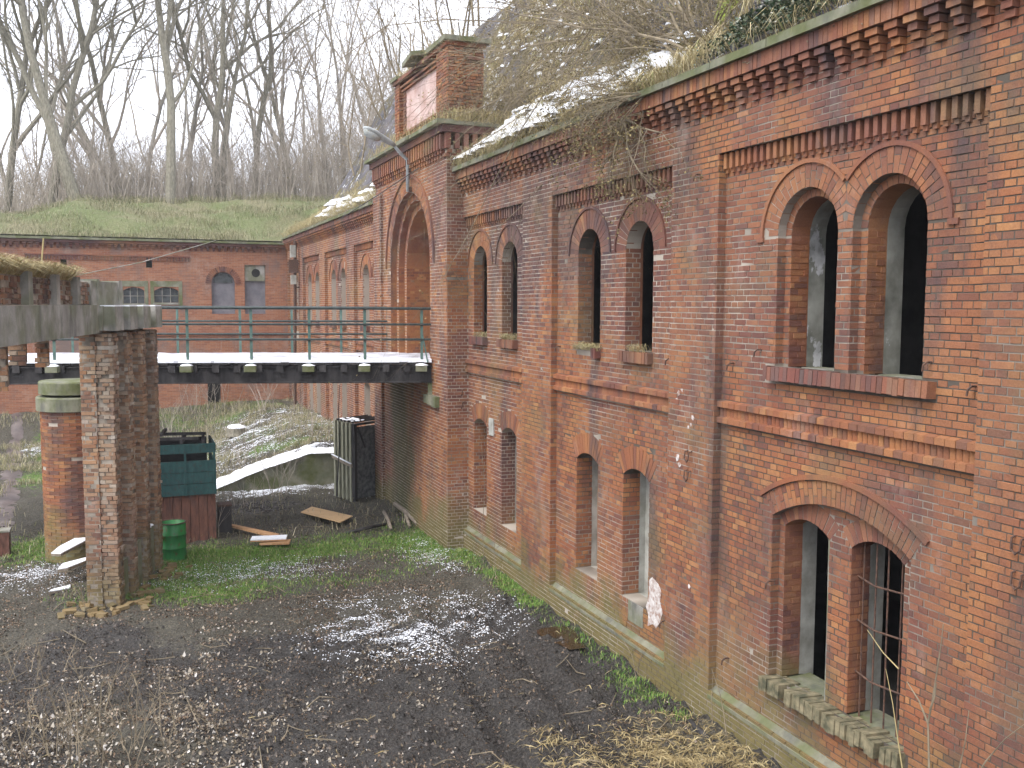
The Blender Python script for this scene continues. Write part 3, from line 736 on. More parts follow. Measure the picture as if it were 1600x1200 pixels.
# ---------------------------------------------------------------- pour the mortar, lay the bricks: the 300 that show largest are single
part('mortar_wall', mort, m_mortar, fort)
cand = []; stuffR = []
for gi, (R_, f_) in enumerate(bk):
    if not len(R_): continue
    o, u, n, w = [np.array(a, float) for a in f_]
    c = o+((R_[:, 0]+R_[:, 1])/2)[:, None]*u+((R_[:, 2]+R_[:, 3])/2)[:, None]*w
    d = c-np.array([0, 0, H]); dep = d@np.array(cf); px = 800+FPX*(d@np.array(cr))/dep; py = 600-FPX*(d@np.array(cu))/dep
    ln = np.linalg.norm(d, axis=1); ar = (R_[:, 1]-R_[:, 0])*np.abs(d@n)/ln/dep**2*(1e4)
    full = (np.abs(R_[:, 1]-R_[:, 0]-(.26-JO)) < .002) & (np.abs(R_[:, 3]-R_[:, 2]-(CO-JO)) < .002)
    vis = (px > 15) & (px < 1585) & (py > 15) & (py < 1185) & full
    for k in np.where(vis)[0]: cand.append((ar[k], gi, int(k)))
cand.sort(reverse=True); pick = {}
for a, gi, k in cand[:300]: pick.setdefault(gi, set()).add(k)
bm_ = []
for q in range(5):
    b = MB(); L_, h_ = (.26-JO)/2, (CO-JO)/2; j = rng.normal(0, .0016, (4, 3))
    o4 = [(-L_, -h_), (L_, -h_), (L_, h_), (-L_, h_)]; V = [(.03, y, z) for y, z in o4]+[(-.004, y, z) for y, z in o4]
    V += [(-.0075+j[i][0]*.7, y*.975+j[i][1], z*.91+j[i][2]) for i, (y, z) in enumerate(o4)]
    b.add(V, [(8, 11, 10, 9)]+[(4+i, 8+i, 8+(i+1) % 4, 4+(i+1) % 4) for i in range(4)]+[(i, 4+i, 4+(i+1) % 4, (i+1) % 4) for i in range(4)])
    bm_.append(b.mesh('brick'))
bw = MB()
for gi, (R_, f_) in enumerate(bk):
    keep = np.ones(len(R_), bool)
    for k in pick.get(gi, ()):
        keep[k] = False; o, u, n, w = [np.array(a, float) for a in f_]
        c = o+(R_[k, 0]+R_[k, 1])/2*u+(R_[k, 2]+R_[k, 3])/2*w
        ob = link('brick', bm_[int(rng.integers(5))], m_brick, fort, c+n*rng.normal(0, .002))
        if abs(u[0]) > .5: ob.rotation_euler = (0, 0, PI/2)
    boxes(bw, R_[keep], f_)
part('brickwork', bw, m_brick, fort, 'stuff')
BSETS = {}
def single_brick(m, parent, c, u, n):
    if m.name not in BSETS:
        BSETS[m.name] = [q.copy() for q in bm_]
        for q in BSETS[m.name]: q.materials.clear(); q.materials.append(m); q.name = 'brick'
    u, n = Vector(u).normalized(), Vector(n).normalized(); z = (-n).cross(u)
    if z.z < 0: u = -u; z = -z
    o = link('brick', BSETS[m.name][int(rng.integers(5))], m, parent, c)
    o.rotation_euler = Matrix(((-n.x, u.x, z.x), (-n.y, u.y, z.y), (-n.z, u.z, z.z))).to_euler()
def boxes_s(mb, R, fr, n1, m, parent, *a):
    """lay bricks, the first n1 whole ones as objects of their own"""
    o, u, n, w = [np.array(t, float) for t in fr]
    full = np.where((np.abs(R[:, 1]-R[:, 0]-(.26-JO)) < .002) & (np.abs(R[:, 3]-R[:, 2]-(CO-JO)) < .002))[0]
    full = full[::-1][:n1]; keep = np.ones(len(R), bool); keep[full] = False
    for k in full: single_brick(m, parent, o+(R[k, 0]+R[k, 1])/2*u+(R[k, 2]+R[k, 3])/2*w+n*rng.normal(.006, .008), u, n)
    boxes(mb, R[keep], fr, *a)
# wear marks and ironwork on the wall
def hook(x, y, X=XM, kind=0):
    p = atX(x, y, X); m = MB()
    if kind == 0: m.tube([p+Vector((.03, 0, .02)), p+Vector((-.07, 0, .02)), p+Vector((-.1, .01, -.01)), p+Vector((-.1, .02, -.07))], .012, 5)
    else:
        m.tube([p+Vector((.02, -.05, .1)), p+Vector((-.05, -.05, .08)), p+Vector((-.06, -.045, -.02)), p+Vector((-.06, 0, -.06)), p+Vector((-.06, .045, -.02)), p+Vector((-.05, .05, .08)), p+Vector((.02, .05, .1))], .011, 5)
    part('iron_hook', m, m_iron, fort)
for x, y, X in ((1190, 549, XB), (1147, 570, XB), (1456, 569, XB), (1526, 607, XB), (1139, 1030, XB), (1041, 972, XB), (1208, 910, XB), (1412, 1178, XB), (876, 543, XB), (1050, 563, XB), (1095, 275, XM)): hook(x, y, X)
for x, y in ((1078, 715), (1077, 745), (1594, 855), (1594, 910), (725, 614), (725, 634)): hook(x, y, XM, 1)
def splash(x, y, r, X, m, n=7, nm='paint_patch', sz=1.4):
    p = atX(x, y, X); mb = MB(); a0 = random.random()*6
    V = [(X-.009, p.y+r*math.cos(a0+2*PI*k/n)*random.uniform(.6, 1.2), p.z+r*sz*math.sin(a0+2*PI*k/n)*random.uniform(.6, 1.2)) for k in range(n)]
    mb.add(V+[(X+.01, v[1], v[2]) for v in V], [tuple(range(n))]+[(k, (k+1) % n, n+(k+1) % n, n+k) for k in range(n)]); part(nm, mb, m, fort)
for x, y, r in ((1061, 615, .04), (1058, 625, .035), (1055, 642, .04), (1046, 643, .035), (1083, 653, .035), (1080, 664, .025), (1059, 715, .055), (1062, 726, .035), (1044, 731, .035), (1048, 743, .04), (1076, 668, .03), (1077, 917, .03), (1066, 610, .03)): splash(x, y, r, XM if x > 1057 else XB, m_wash, sz=1.2)
ws = [atX(x, y, XB-.0125) for x, y in ((1014, 906), (1019, 902), (1028, 913), (1033, 925), (1031, 940), (1035, 958), (1031, 972), (1025, 982), (1020, 975), (1012, 978), (1013, 960), (1009, 948), (1014, 930))]
n = len(ws); mb = MB().add([tuple(v) for v in ws]+[(v.x+.03, v.y, v.z) for v in ws], [tuple(range(n))]+[(k, (k+1) % n, n+(k+1) % n, n+k) for k in range(n)]); part('whitewash_patch', mb, m_wash, fort)
# broken corner under the lower window of bay two
bb = MB()
for k in range(5): bb.box((XB-.025+k*.012, 13.42-k*.01, .62+k*.08), (XB+.1, 13.62, .685+k*.08))
part('broken_bricks', bb, m_brick, fort, 'stuff')
part('broken_hole', MB().box((XB-.012, 12.9, .74), (XB+.05, 13.38, 1.07)), m_conc, fort)
p = atX(769, 668, XB); part('number_plate', MB().box((XB-.03, p.y-.14, p.z-.17), (XB+.01, p.y+.14, p.z+.2)), m_render, fort)
# a ledge of concrete where the bridge meets the gate
lm = MB()
for k in range(3): lm.box((XG-.12, 21.75+k*.33, 3.35+.02*k), (XG+.02, 22.05+k*.33, 3.6))
part('bearing_stone', lm, m_conc_moss, gate)

# ================================================================ FAR WING closing the yard
YF = 47.0
wing = thing('brick_wing', 'far red brick wing closing the yard under the grassy bank', 'building', (0, YF, 0))
FRF = ((0, YF, 0), (1, 0, 0), (0, -1, 0), (0, 0, 1))
d1 = Op(4.35, 1.06, 5.3, 6.75, .5); d2 = Op(5.8, .96, 5.3, 7.6, 0); w1 = Op(.45, .9, 5.78, 6.35, .16); w2 = Op(1.84, 1.06, 5.82, 6.35, .17)
dl = Op(3.85, .6, .6, 2.25, .12); d3 = Op(3.9, .9, 3.2, 4.1, 0)
fo = [d1, d2, w1, w2, dl, Op(-2.4, .24, 7.34, 7.7, 0), Op(1.13, .26, 7.4, 7.85, 0)]
fm = MB(); panel(fm, FRF, -14, 7.4, -.5, 8.66, fo)
for o in fo: reveal(fm, FRF, o, .3)
part('wall', fm, m_far, wing)
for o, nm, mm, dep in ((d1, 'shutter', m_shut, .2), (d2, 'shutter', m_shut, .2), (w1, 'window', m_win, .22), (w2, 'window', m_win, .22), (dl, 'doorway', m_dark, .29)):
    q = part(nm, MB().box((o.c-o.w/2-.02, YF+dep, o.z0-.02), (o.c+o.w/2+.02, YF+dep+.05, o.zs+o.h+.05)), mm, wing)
    if nm == 'window':
        fr_ = MB()
        for k in range(4): fr_.bar((o.c-o.w/2+k*o.w/3, YF+dep-.03, o.z0), (o.c-o.w/2+k*o.w/3, YF+dep-.03, o.zs+.14), .035)
        fr_.bar((o.c-o.w/2, YF+dep-.035, (o.z0+o.zs)/2+.05), (o.c+o.w/2, YF+dep-.035, (o.z0+o.zs)/2+.05), .03)
        fr_.box((o.c-o.w/2-.05, YF-.04, o.z0-.09), (o.c+o.w/2+.05, YF+.2, o.z0-.004)); part('window_frame', fr_, m_conc, q)
        sur = MB()
        sur.box((o.c-o.w/2-.16, YF-.02, o.zs+.19), (o.c+o.w/2+.16, YF+.01, o.zs+.45)); sur.box((o.c-o.w/2-.16, YF-.02, o.z0-.3), (o.c-o.w/2-.005, YF+.01, o.zs+.19)); sur.box((o.c+o.w/2+.005, YF-.02, o.z0-.3), (o.c+o.w/2+.16, YF+.01, o.zs+.19)); part('render_surround', sur, m_conc_moss, q)
fan = MB(); n = 10; pr = [(-.44, 0), (.44, 0)]+[(.44*math.cos(PI*k/n), .02+.44*math.sin(PI*k/n)) for k in range(n+1)]
fan.add([(4.35+x, YF+.17, 6.75+z) for x, z in pr], [tuple(range(len(pr)))]); part('fanlight', fan, m_win, wing)
pn = MB().box((5.34, YF+.1, 6.85), (6.26, YF+.19, 7.6)); q = part('vent_panel', pn, m_conc, wing)
dk = MB(); dk.add([(5.85+.2*math.cos(2*PI*k/14), YF+.094, 7.23+.2*math.sin(2*PI*k/14)) for k in range(14)], [tuple(range(14))]); part('round_vent', dk, m_dark, q)
ar = MB()
for o in (d1,):
    for k in range(24):
        a = PI*(k+.5)/24
        for r0, r1 in ((.55, .8),):
            c = (o.c+(r0+r1)/2*math.cos(a), YF-.012, o.zc+(r0+r1)/2*math.sin(a)); ar.obox(c, (math.cos(a)*.12, 0, math.sin(a)*.12), (-math.sin(a)*.036, 0, math.cos(a)*.036), (0, .02, 0))
part('arch_ring', ar, m_brick, wing, 'stuff')
dn = MB(); n = int((2.9+3.94)/.13)
for k in range(n): x = -3.94+(k+.5)*(2.9+3.94)/n; dn.box((x-.035, YF-.06, 7.7), (x+.035, YF+.02, 7.88))
dn.box((-3.94, YF-.07, 7.88), (2.9, YF+.02, 7.93)); part('dentil_row', dn, m_brick_dark, wing, 'stuff')
dn = MB(); n = int(21/.26)
for k in range(n):
    x = -14+(k+.5)*.262
    for q_, (pr_, w_) in enumerate(((.06, .05), (.12, .06), (.17, .08))): dn.box((x-w_, YF-pr_, 8.2+q_*.08), (x+w_, YF+.02, 8.27+q_*.08))
part('corbel_row', dn, m_brick_dark, wing, 'stuff')
part('fascia', MB().box((-14, YF-.2, 8.44), (7.3, YF+.02, 8.57)), m_brick_dark, wing)
part('coping', MB().box((-14, YF-.28, 8.572), (7.3, YF+.6, 8.67)), m_conc_moss, wing)
part('string_course', MB().box((-14, YF-.06, 4.3), (7.38, YF+.01, 4.42)), m_brick, wing)
# slack cable along its face
cb = MB(); cb.tube([atY(110, 432, 46.7), atY(220, 410, 46.6), atY(337, 376, 46.7)], .022, 5); tag(part('cable', cb, m_conc, None), 'slanting thin cable strung across the face of the far brick wing', 'cable')
ins = thing('insulator_pole', 'dark pole with two white enamel insulator boxes in the far corner', 'pole', atZ(459, 640, 0))
pY = 43.6
def bx(x0, y0, x1, y1, Y, d): a = atY(x0, y1, Y); b = atY(x1, y0, Y); return MB().box((a.x, Y, a.z), (b.x, Y+d, b.z))
part('pole', MB().tube([atY(461, 375, pY), atY(461, 660, pY)], .07, 8), m_iron, ins)
part('insulator_box', bx(454, 383, 462, 402, pY-.25, .15), m_render, ins); part('insulator_box', bx(455, 430, 463, 444, pY-.25, .15), m_render, ins)
part('bracket', bx(452, 406, 466, 426, pY-.2, .18), m_iron, ins)
for y in (412, 449): part('bracket', MB().tube([atY(460, y, pY), atY(479, y, pY)], .03, 5), m_iron, ins)

# ================================================================ GROUND
def mound(x, y):
    return np.clip((x-2.4)/3.3, 0, 1)*1.25*sstep(30.75, 31.1, y)+np.clip((x-1.5)/3, 0, 1)*.0*y
def gh(x, y):
    x = np.asarray(x, float); y = np.asarray(y, float)
    ok = sstep(60, 40, np.abs(y-25))*sstep(60, 20, np.abs(x))
    h = .95*sstep(43.5, 46.8, y)*(1-np.clip((x-2.4)/3.3, 0, 1))+mound(x, y)
    h = h+(fbm(x*.6, y*.6, 3, 3)-.5)*.24*ok+(fbm(x*2.6, y*3.4, 5, 5)-.5)*(.2+.12*sstep(17, 13, y))*ok
    h = h+.12*sstep(6.2, 7.3, x)*sstep(30, 28, y)*ok                                   # soil banked on the wall
    for a, b in ((5.75, .1), (4.6, .13)):                                             # tyre ruts along the wall
        d = (x-(a+b*(y-11.5)))/.17; h = h+(-.13*np.exp(-d**2)+.06*np.exp(-(np.abs(d)-1.9)**2))*sstep(20, 16, y)*ok
    for (px, py, sx, sy, d) in ((4.35, 11.2, 1.0, .55, -.1), (2.2, 11.6, .7, .5, -.08), (6.6, 12.9, .3, .8, -.08), (1.1, 12.4, .9, .35, -.05)):
        h = h+d*np.exp(-((x-px)/sx)**2-((y-py)/sy)**2)
    return h
def cover(x, y):
    n1, n2 = fbm(x*.7, y*.7, 21, 4), fbm(x*1.8, y*1.8, 33, 4)
    def bl(px, py, sx, sy): return np.exp(-((x-px)/sx)**2-((y-py)/sy)**2)
    def pb(u, v, su, sv, z=0.):
        p = atZ(u, v, z); return bl(p.x, p.y, su, sv)
    snow = .5*pb(680, 865, .6, 1.5)+.42*pb(600, 985, 1.3, 1.8)+.28*pb(430, 890, 1.6, 1.0)+.45*pb(60, 900, 1.0, 1.2)+.3*pb(320, 900, 1.3, 1.)
    snow = snow+.95*pb(450, 760, 2.6, .8)+.55*pb(580, 770, .7, .8)+.33*np.exp(-((y-38)/4.5)**2)*sstep(1.5, 4.0, x)+.2*bl(1.5, 33, 2.5, 4)
    snow = snow+.25*pb(750, 960, .8, 1.2)+.35*pb(50, 705, .5, 1.5)
    snow = np.clip(snow*(.25+1.1*n2)*.92, 0, 1)
    gr = .75*pb(660, 850, 1.2, 2.2)+.65*pb(470, 860, 2.4, 1.3)+.95*pb(60, 860, .9, 1.6)+.7*pb(330, 880, 1.4, 1.5)+.5*pb(200, 925, 1.6, .8)+.5*sstep(29.5, 33, y)*sstep(-5.5, -3, x)+.55*pb(820, 930, .5, 1)
    gr = gr+.45*np.exp(-((x-7.05)/.3)**2)*sstep(24, 20, y)+.3*pb(980, 1100, .5, .8)
    gr = gr+.5*pb(380, 925, 1.9, .9)+.3*pb(560, 905, 1.2, .7); gr = np.clip(gr*(.45+.95*n1), 0, 1)
    mud = .8*sstep(18.5, 16, y)*(1-.5*bl(6.6, 10.5, .9, 1.2))*(1-.45*pb(160, 1150, 1.2, 1.6))+.8*pb(420, 790, 1.6, 1.6)+.85*pb(550, 1120, 1.0, .8)+.8*pb(720, 1130, .9, .6)+.8*pb(880, 1000, .7, 2.5)+.7*pb(150, 990, 1.2, .9)+.55*bl(-3.2, 27, .6, 10)+.4*pb(330, 1120, .8, .5)
    mud = np.clip(mud*(.45+1.05*fbm(x*.9, y*.9, 55, 4)), 0, 1)
    far = sstep(45, 70, np.abs(y-20)); snow, mud = snow*(1-far), mud*(1-far)
    return snow, gr, mud
def axis(lo, hi, st, out, k=1.5):
    a = list(np.arange(lo, hi, st)); s = st; x = hi
    while x < out[1]: a.append(x); s *= k; x += s
    s = st; x = lo-st
    while x > out[0]: a.insert(0, x); s *= k; x -= s
    return np.array(a)
gx_ = axis(-5.2, 7.6, .085, (-300, 300)); gy_ = np.concatenate([axis(9.2, 28, .085, (-250, 28.01)), np.arange(28.05, 47.1, .16), 47.2+np.cumsum(.3*1.5**np.arange(15))])
X_, Y_ = np.meshgrid(gx_, gy_); Z_ = gh(X_, Y_); nx, ny = len(gx_), len(gy_)
me = bpy.data.meshes.new('ground'); I = np.arange(nx*ny).reshape(ny, nx)
F_ = np.stack([I[:-1, :-1], I[:-1, 1:], I[1:, 1:], I[1:, :-1]], -1).reshape(-1, 4)
me.from_pydata(np.stack([X_, Y_, Z_], -1).reshape(-1, 3).tolist(), [], F_.tolist())
s_, g_, m_ = cover(X_.ravel(), Y_.ravel()); ca = me.color_attributes.new('cover', 'FLOAT_COLOR', 'POINT')
ca.data.foreach_set('color', np.stack([s_, g_, m_, np.ones_like(s_)], 1).ravel())
me.polygons.foreach_set('use_smooth', [True]*len(me.polygons)); link('ground', me, m_ground, None, None, 'structure')

# loose cover: leaves, snow crumbs, grass, straw
def scatter(n, dens, box):
    P = []; got = 0
    while got < n:
        x = rng.uniform(box[0], box[1], n*2); y = box[2]+(box[3]-box[2])*rng.random(n*2)**1.3
        k = rng.random(n*2) < dens(x, y); P.append(np.stack([x[k], y[k]], 1)); got += k.sum()
        if len(P) > 40: break
    return np.concatenate(P)[:n]
def quads(P, size, flat=.5, lift=.01, asp=(.35, .8)):
    N = len(P); z = gh(P[:, 0], P[:, 1])+lift; a = rng.uniform(0, 2*PI, N); s = size*rng.uniform(.5, 1.5, N)
    ux = np.stack([np.cos(a), np.sin(a), rng.normal(0, flat*.5, N)], 1)*s[:, None]
    w = s*rng.uniform(*asp, N); vx = np.stack([-np.sin(a), np.cos(a), rng.normal(0, flat, N)], 1)*w[:, None]
    c = np.stack([P[:, 0], P[:, 1], z], 1); up = np.array([0, 0, 1.])*(s*rng.uniform(-.1, .5, N))[:, None]
    V = np.stack([c-ux, c-vx*.9+up, c+ux, c+vx+up], 1).reshape(-1, 3)
    F = (np.arange(N)[:, None]*4+np.array([0, 1, 2, 3])).tolist()
    return V, F
def loose(name, V, F, m, label, cat):
    mb = MB(); mb.addq(V, F); o = part(name, mb, m, None, 'stuff'); return tag(o, label, cat)
YARD = (-4.6, 7.15, 9.4, 30)
P = scatter(52000, lambda x, y: np.clip((.85-.75*cover(x, y)[2]-.4*cover(x, y)[1])*sstep(.34, .6, fbm(x*1.3, y*1.5, 77, 4))*1.3+.75*sstep(.3, .6, fbm(x*1.1, y*1.4, 79, 4))*np.exp(-((x+.2)/2.2)**2-((y-13.2)/2.6)**2), .025, 1)*sstep(30, 17, y), YARD)
V, F = quads(P, .0145, .9); loose('leaf_litter', V, F, m_leaf, 'dead brown leaves littering the muddy yard', 'leaves')
P = scatter(34000, lambda x, y: np.clip(cover(x, y)[0]*1.6-.06, 0, 1)*sstep(.38, .62, fbm(x*2.6, y*4.5, 91, 4)), (-4.6, 7.3, 12, 44))
N = len(P); z = gh(P[:, 0], P[:, 1]); s = rng.uniform(.004, .017, N)*np.where(P[:, 1] > 28, 1.6, 1); a = rng.uniform(0, 6.28, N)
ring = [np.stack([P[:, 0]+s*np.cos(a+2*PI*k/5)*rng.uniform(.6, 1.3, N), P[:, 1]+s*np.sin(a+2*PI*k/5)*rng.uniform(.6, 1.3, N), z+.004], 1) for k in range(5)]
top = np.stack([P[:, 0], P[:, 1], z+s*.45+.006], 1); V = np.stack(ring+[top], 1).reshape(-1, 3)
F = (np.arange(N)[:, None, None]*6+np.array([(k, (k+1) % 5, 5) for k in range(5)])).reshape(-1, 3).tolist()
loose('snow_crumbs', V, F, m_snow, 'thin patches of fresh snow crumbs lying over the yard', 'snow')
P = scatter(9000, lambda x, y: np.clip(sstep(.36, .6, fbm(x*1.6, y*1.6, 141, 4))*(1.3*np.exp(-((x+.6)/2.1)**2-((y-13.2)/2.8)**2)+.45*np.exp(-((x-2.6)/2.2)**2-((y-15.)/2.4)**2)), 0, 1), (-4.6, 6, 9.8, 21))
V, F = quads(P, .022, 1.0, .012)
loose('pale_leaves', V, F, M_isl('pale_leaf', [(0, (.09, .07, .05)), (.4, (.19, .15, .1)), (.75, (.32, .27, .2)), (1, (.52, .49, .45))], .6), 'paler curled leaves heaped at the front left of the yard', 'leaves')
def blades(P, z, h, w, lean, droop=0., dirx=None):
    N = len(P); a = rng.uniform(0, 2*PI, N); hh = h*rng.uniform(.5, 1.4, N); ww = w*rng.uniform(.6, 1.4, N)
    l = lean*rng.uniform(.2, 1.2, N)*hh
    d = np.stack([np.cos(a), np.sin(a)], 1) if dirx is None else np.stack([dirx[0]+rng.normal(0, .5, N), dirx[1]+rng.normal(0, .5, N)], 1)
    s = np.stack([-d[:, 1], d[:, 0]], 1)*ww[:, None]
    b = np.stack([P[:, 0], P[:, 1], z], 1)
    mid = b+np.concatenate([d*(l*.4)[:, None], (hh*.62)[:, None]], 1); tip = b+np.concatenate([d*l[:, None], (hh*(1-droop*rng.uniform(.5, 1.5, N)))[:, None]], 1)
    s3 = np.concatenate([s, np.zeros((N, 1))], 1)
    V = np.stack([b-s3, b+s3, mid+s3*.8, mid-s3*.8, tip], 1).reshape(-1, 3); i = np.arange(N)[:, None]*5
    return V, (i+np.array([0, 1, 2, 3])).tolist()+(i+np.array([3, 2, 4])).tolist()
P = scatter(26000, lambda x, y: np.clip(cover(x, y)[1]*1.6-.25, 0, 1), (-4.6, 7.25, 11, 30)); V, F = blades(P, gh(P[:, 0], P[:, 1])-.01, .07, .005, 1.0)
mb = MB(); mb.v.append(V); mb.f = [tuple(q) for q in F]; mb.n = len(V); tag(part('grass', mb, m_grass, None, 'stuff'), 'short green grass and moss growing in the yard', 'grass')
def sd_(x, y): return np.clip(np.exp(-((x-6.6)/.8)**2-((y-9.9)/1.0)**2)*1.3+.7*np.exp(-((x-4.2)/.5)**2-((y-10.4)/.35)**2)+.5*np.exp(-((x-5.1)/.25)**2-((y-11.3)/.35)**2)+.3*np.exp(-((x-5.6)/.9)**2-((y-10.6)/.4)**2)+.004, 0, 1)*(.3+fbm(x*3, y*3, 8))
P = scatter(4200, sd_, (-2, 7.2, 9.3, 15)); V, F = quads(P, .085, .35, .02, (.035, .07)); loose('straw', V, F, m_straw_y, 'yellow straw and dead stalks strewn at the front of the yard', 'straw')
P = scatter(22000, lambda x, y: sstep(.36, .58, fbm(x*.7, y*.7, 131, 4))*np.where(y > 31.5, 1, .0)+.05*(y < 30), (-5, 7.2, 24, 46.8)); V, F = blades(P, gh(P[:, 0], P[:, 1])-.02, .26, .006, 1.0, .5)
mb = MB(); mb.v.append(V); mb.f = [tuple(q) for q in F]; mb.n = len(V); tag(part('rough_grass', mb, M_isl('faded_grass', [(0, (.12, .13, .05)), (.4, (.24, .22, .11)), (.75, (.36, .31, .19)), (1, (.48, .43, .3))]), None, 'stuff'), 'faded rough grass at the back of the yard', 'grass')
# clods of mud and rubble
P = scatter(5000, lambda x, y: np.clip(cover(x, y)[2]-.2, 0, 1), YARD); N = len(P); z = gh(P[:, 0], P[:, 1]); s = rng.uniform(.015, .05, N); mb = MB()
oc = np.array([(1,0,0),(0,1,0),(-1,0,0),(0,-1,0),(0,0,.9),(0,0,-.5)]); V = np.stack([P[:, 0], P[:, 1], z], 1)[:, None]+oc[None]*s[:, None, None]*rng.uniform(.6, 1.3, (N, 6, 3))
F = (np.arange(N)[:, None, None]*6+np.array([(0,1,4),(1,2,4),(2,3,4),(3,0,4)])).reshape(-1, 3).tolist(); loose('mud_clods', V.reshape(-1, 3), F, m_chunk, 'small dark clods of mud and rubble on the yard', 'mud')
# fallen sticks
st = MB()
for k in range(150):
    x, y = rng.uniform(-3, 7), 10+17*rng.random()**1.2; a = rng.uniform(0, PI); L = rng.uniform(.15, .7)
    pts = [(x+math.cos(a)*L*t+rng.normal(0, .02), y+math.sin(a)*L*t+rng.normal(0, .02)) for t in (-.5, 0, .5)]
    st.tube([(px, py, float(gh(px, py))+.02+rng.uniform(0, .02)) for px, py in pts], [.01, .008, .005], 4)
tag(part('fallen_twigs', st, m_twig, None, 'stuff'), 'thin broken twigs scattered over the yard', 'twigs')
pd = MB(); pp = atZ(880, 1012, 0)
pd.add([(pp.x+.28*math.cos(a)*(1+.3*math.sin(3*a)), pp.y+.75*math.sin(a)*(1+.25*math.cos(2*a)), float(gh(pp.x, pp.y))-.005) for a in np.linspace(0, 2*PI, 24)[:-1]], [tuple(range(23))])
k = NT('puddle_water', .06); k.b.inputs['Specular IOR Level'].default_value = .5; struct('puddle', pd, k.out((.035, .022, .012)))

# ================================================================ BANKS: grass hill behind, earth bank above the fort
hx = axis(-16, 22, .5, (-280, 280), 1.4); hy = np.concatenate([np.arange(47.25, 75, .5), 75+np.cumsum(.6*1.25**np.arange(18))])
X_, Y_ = np.meshgrid(hx, hy)
def hh_(x, y):
    z = 8.66+3.0*sstep(47.2, 58, y)*.9+.5*sstep(55, 80, y)+.5*np.exp(-((y-51)/3)**2)
    z = z+.35*sstep(4, 9, x)*sstep(47, 54, y)-1.9*sstep(-1.5, -7, x)*sstep(48, 60, y)
    return z+(fbm(x*.5, y*.5, 9, 5)-.5)*.85*sstep(47.3, 50, y)
Z_ = hh_(X_, Y_); I = np.arange(X_.size).reshape(X_.shape); mb = MB()
mb.addq(np.stack([X_, Y_, Z_], -1).reshape(-1, 3), np.stack([I[:-1, :-1], I[:-1, 1:], I[1:, 1:], I[1:, :-1]], -1).reshape(-1, 4)); struct('grassy_hill', mb, m_hill, True)
P = np.stack([rng.uniform(-12, 15, 60000), 47.05+18*rng.random(60000)**1.2], 1); P = P[rng.random(60000) < .2+1.2*sstep(.35, .65, fbm(P[:, 0]*.5, P[:, 1]*.8, 121))]; V, F = blades(P, hh_(P[:, 0], P[:, 1])-.03, .3*(.4+1.2*fbm(P[:, 0]*.9, P[:, 1]*1.2, 124))*(1+.8*sstep(54, 58, P[:, 1])), .006, 1.2, .6)
mb = MB(); mb.v.append(V); mb.f = [tuple(q) for q in F]; mb.n = len(V); tag(part('hill_grass', mb, M_isl('rank_grass', [(0, (.07, .085, .03)), (.3, (.14, .15, .065)), (.6, (.25, .22, .125)), (1, (.4, .36, .24))]), None, 'stuff'), 'rank green and straw grass on the hill above the far wing', 'grass')
# steep earth bank: verge at the eaves, then a dark felted slope
by = np.arange(2.6, 44.2, .25); pr = [(7.12, 8.9), (7.4, 9.1), (7.8, 9.4), (8.3, 9.85), (8.9, 10.5), (9.6, 11.6), (10.3, 13.0), (11.0, 14.4), (11.6, 15.3), (13, 15.7), (20, 15.8)]
PX, PZ = np.array([p[0] for p in pr]), np.array([p[1] for p in pr]); s = np.linspace(0, 1, 46); PX = np.interp(s, np.linspace(0, 1, len(pr)), PX); PZ = np.interp(s, np.linspace(0, 1, len(pr)), PZ)
def bank_z(x, y): return np.interp(x, PX, PZ)+(fbm(np.asarray(x)*.9+40, np.asarray(y)*.9, 15, 4)-.5)*.5*sstep(7.2, 8.5, x)
X_ = np.tile(PX, (len(by), 1)); Y_ = np.tile(by[:, None], (1, len(PX))); Z_ = bank_z(X_, Y_); I = np.arange(X_.size).reshape(X_.shape); mb = MB()
mb.addq(np.stack([X_, Y_, Z_], -1).reshape(-1, 3), np.stack([I[:-1, :-1], I[:-1, 1:], I[1:, 1:], I[1:, :-1]], -1).reshape(-1, 4))
n = len(PX); e = I[-1]; mb.add([(PX[k], 44.0, Z_[-1, k]) for k in range(n)]+[(PX[k], 46.9, 8.75) for k in range(n)], [(k, k+1, n+k+1, n+k) for k in range(n-1)])
struct('earth_bank', mb, m_bank, True)
# verge grass hanging over the coping, with snow lumps
def verge(a, b, n):
    P = np.stack([rng.uniform(7.02, 7.9, n), a+(b-a)*rng.random(n)], 1); k = rng.random(n) < (.15+1.0*fbm(P[:, 1]*.8, P[:, 0], 44))*(1-.85*sstep(7.6, 8.4, P[:, 1])*sstep(11.6, 10.8, P[:, 1])); P = P[k]
    return P
P = np.concatenate([verge(3, 21.2, 13000), verge(27.9, 46.8, 10000)]); z = bank_z(P[:, 0], P[:, 1])+.0
V, F = blades(P, z-.02, .3, .0035, 1.25, 1.0, (-.9, 0)); mb = MB(); mb.v.append(V); mb.f = [tuple(q) for q in F]; mb.n = len(V); tag(part('verge_grass', mb, m_straw, None, 'stuff'), 'dry straw grass hanging over the fort coping', 'grass')
tuf = MB(); sn = MB()
def lump(mb, c, r, fl=.5, n=7):
    V = []; a0 = random.random()*6
    for q, (rr, zz) in enumerate(((1, 0), (.8, .55), (.35, .92))):
        for k in range(n): V.append((c[0]+r*rr*math.cos(a0+2*PI*k/n)*random.uniform(.8, 1.2), c[1]+r*rr*math.sin(a0+2*PI*k/n)*random.uniform(.8, 1.2), c[2]+r*fl*zz*random.uniform(.8, 1.2)))
    V.append((c[0], c[1], c[2]+r*fl)); F = [(q*n+k, q*n+(k+1) % n, (q+1)*n+(k+1) % n, (q+1)*n+k) for q in range(2) for k in range(n)]+[(2*n+k, 2*n+(k+1) % n, 3*n) for k in range(n)]
    mb.add(V, F)
tp = []
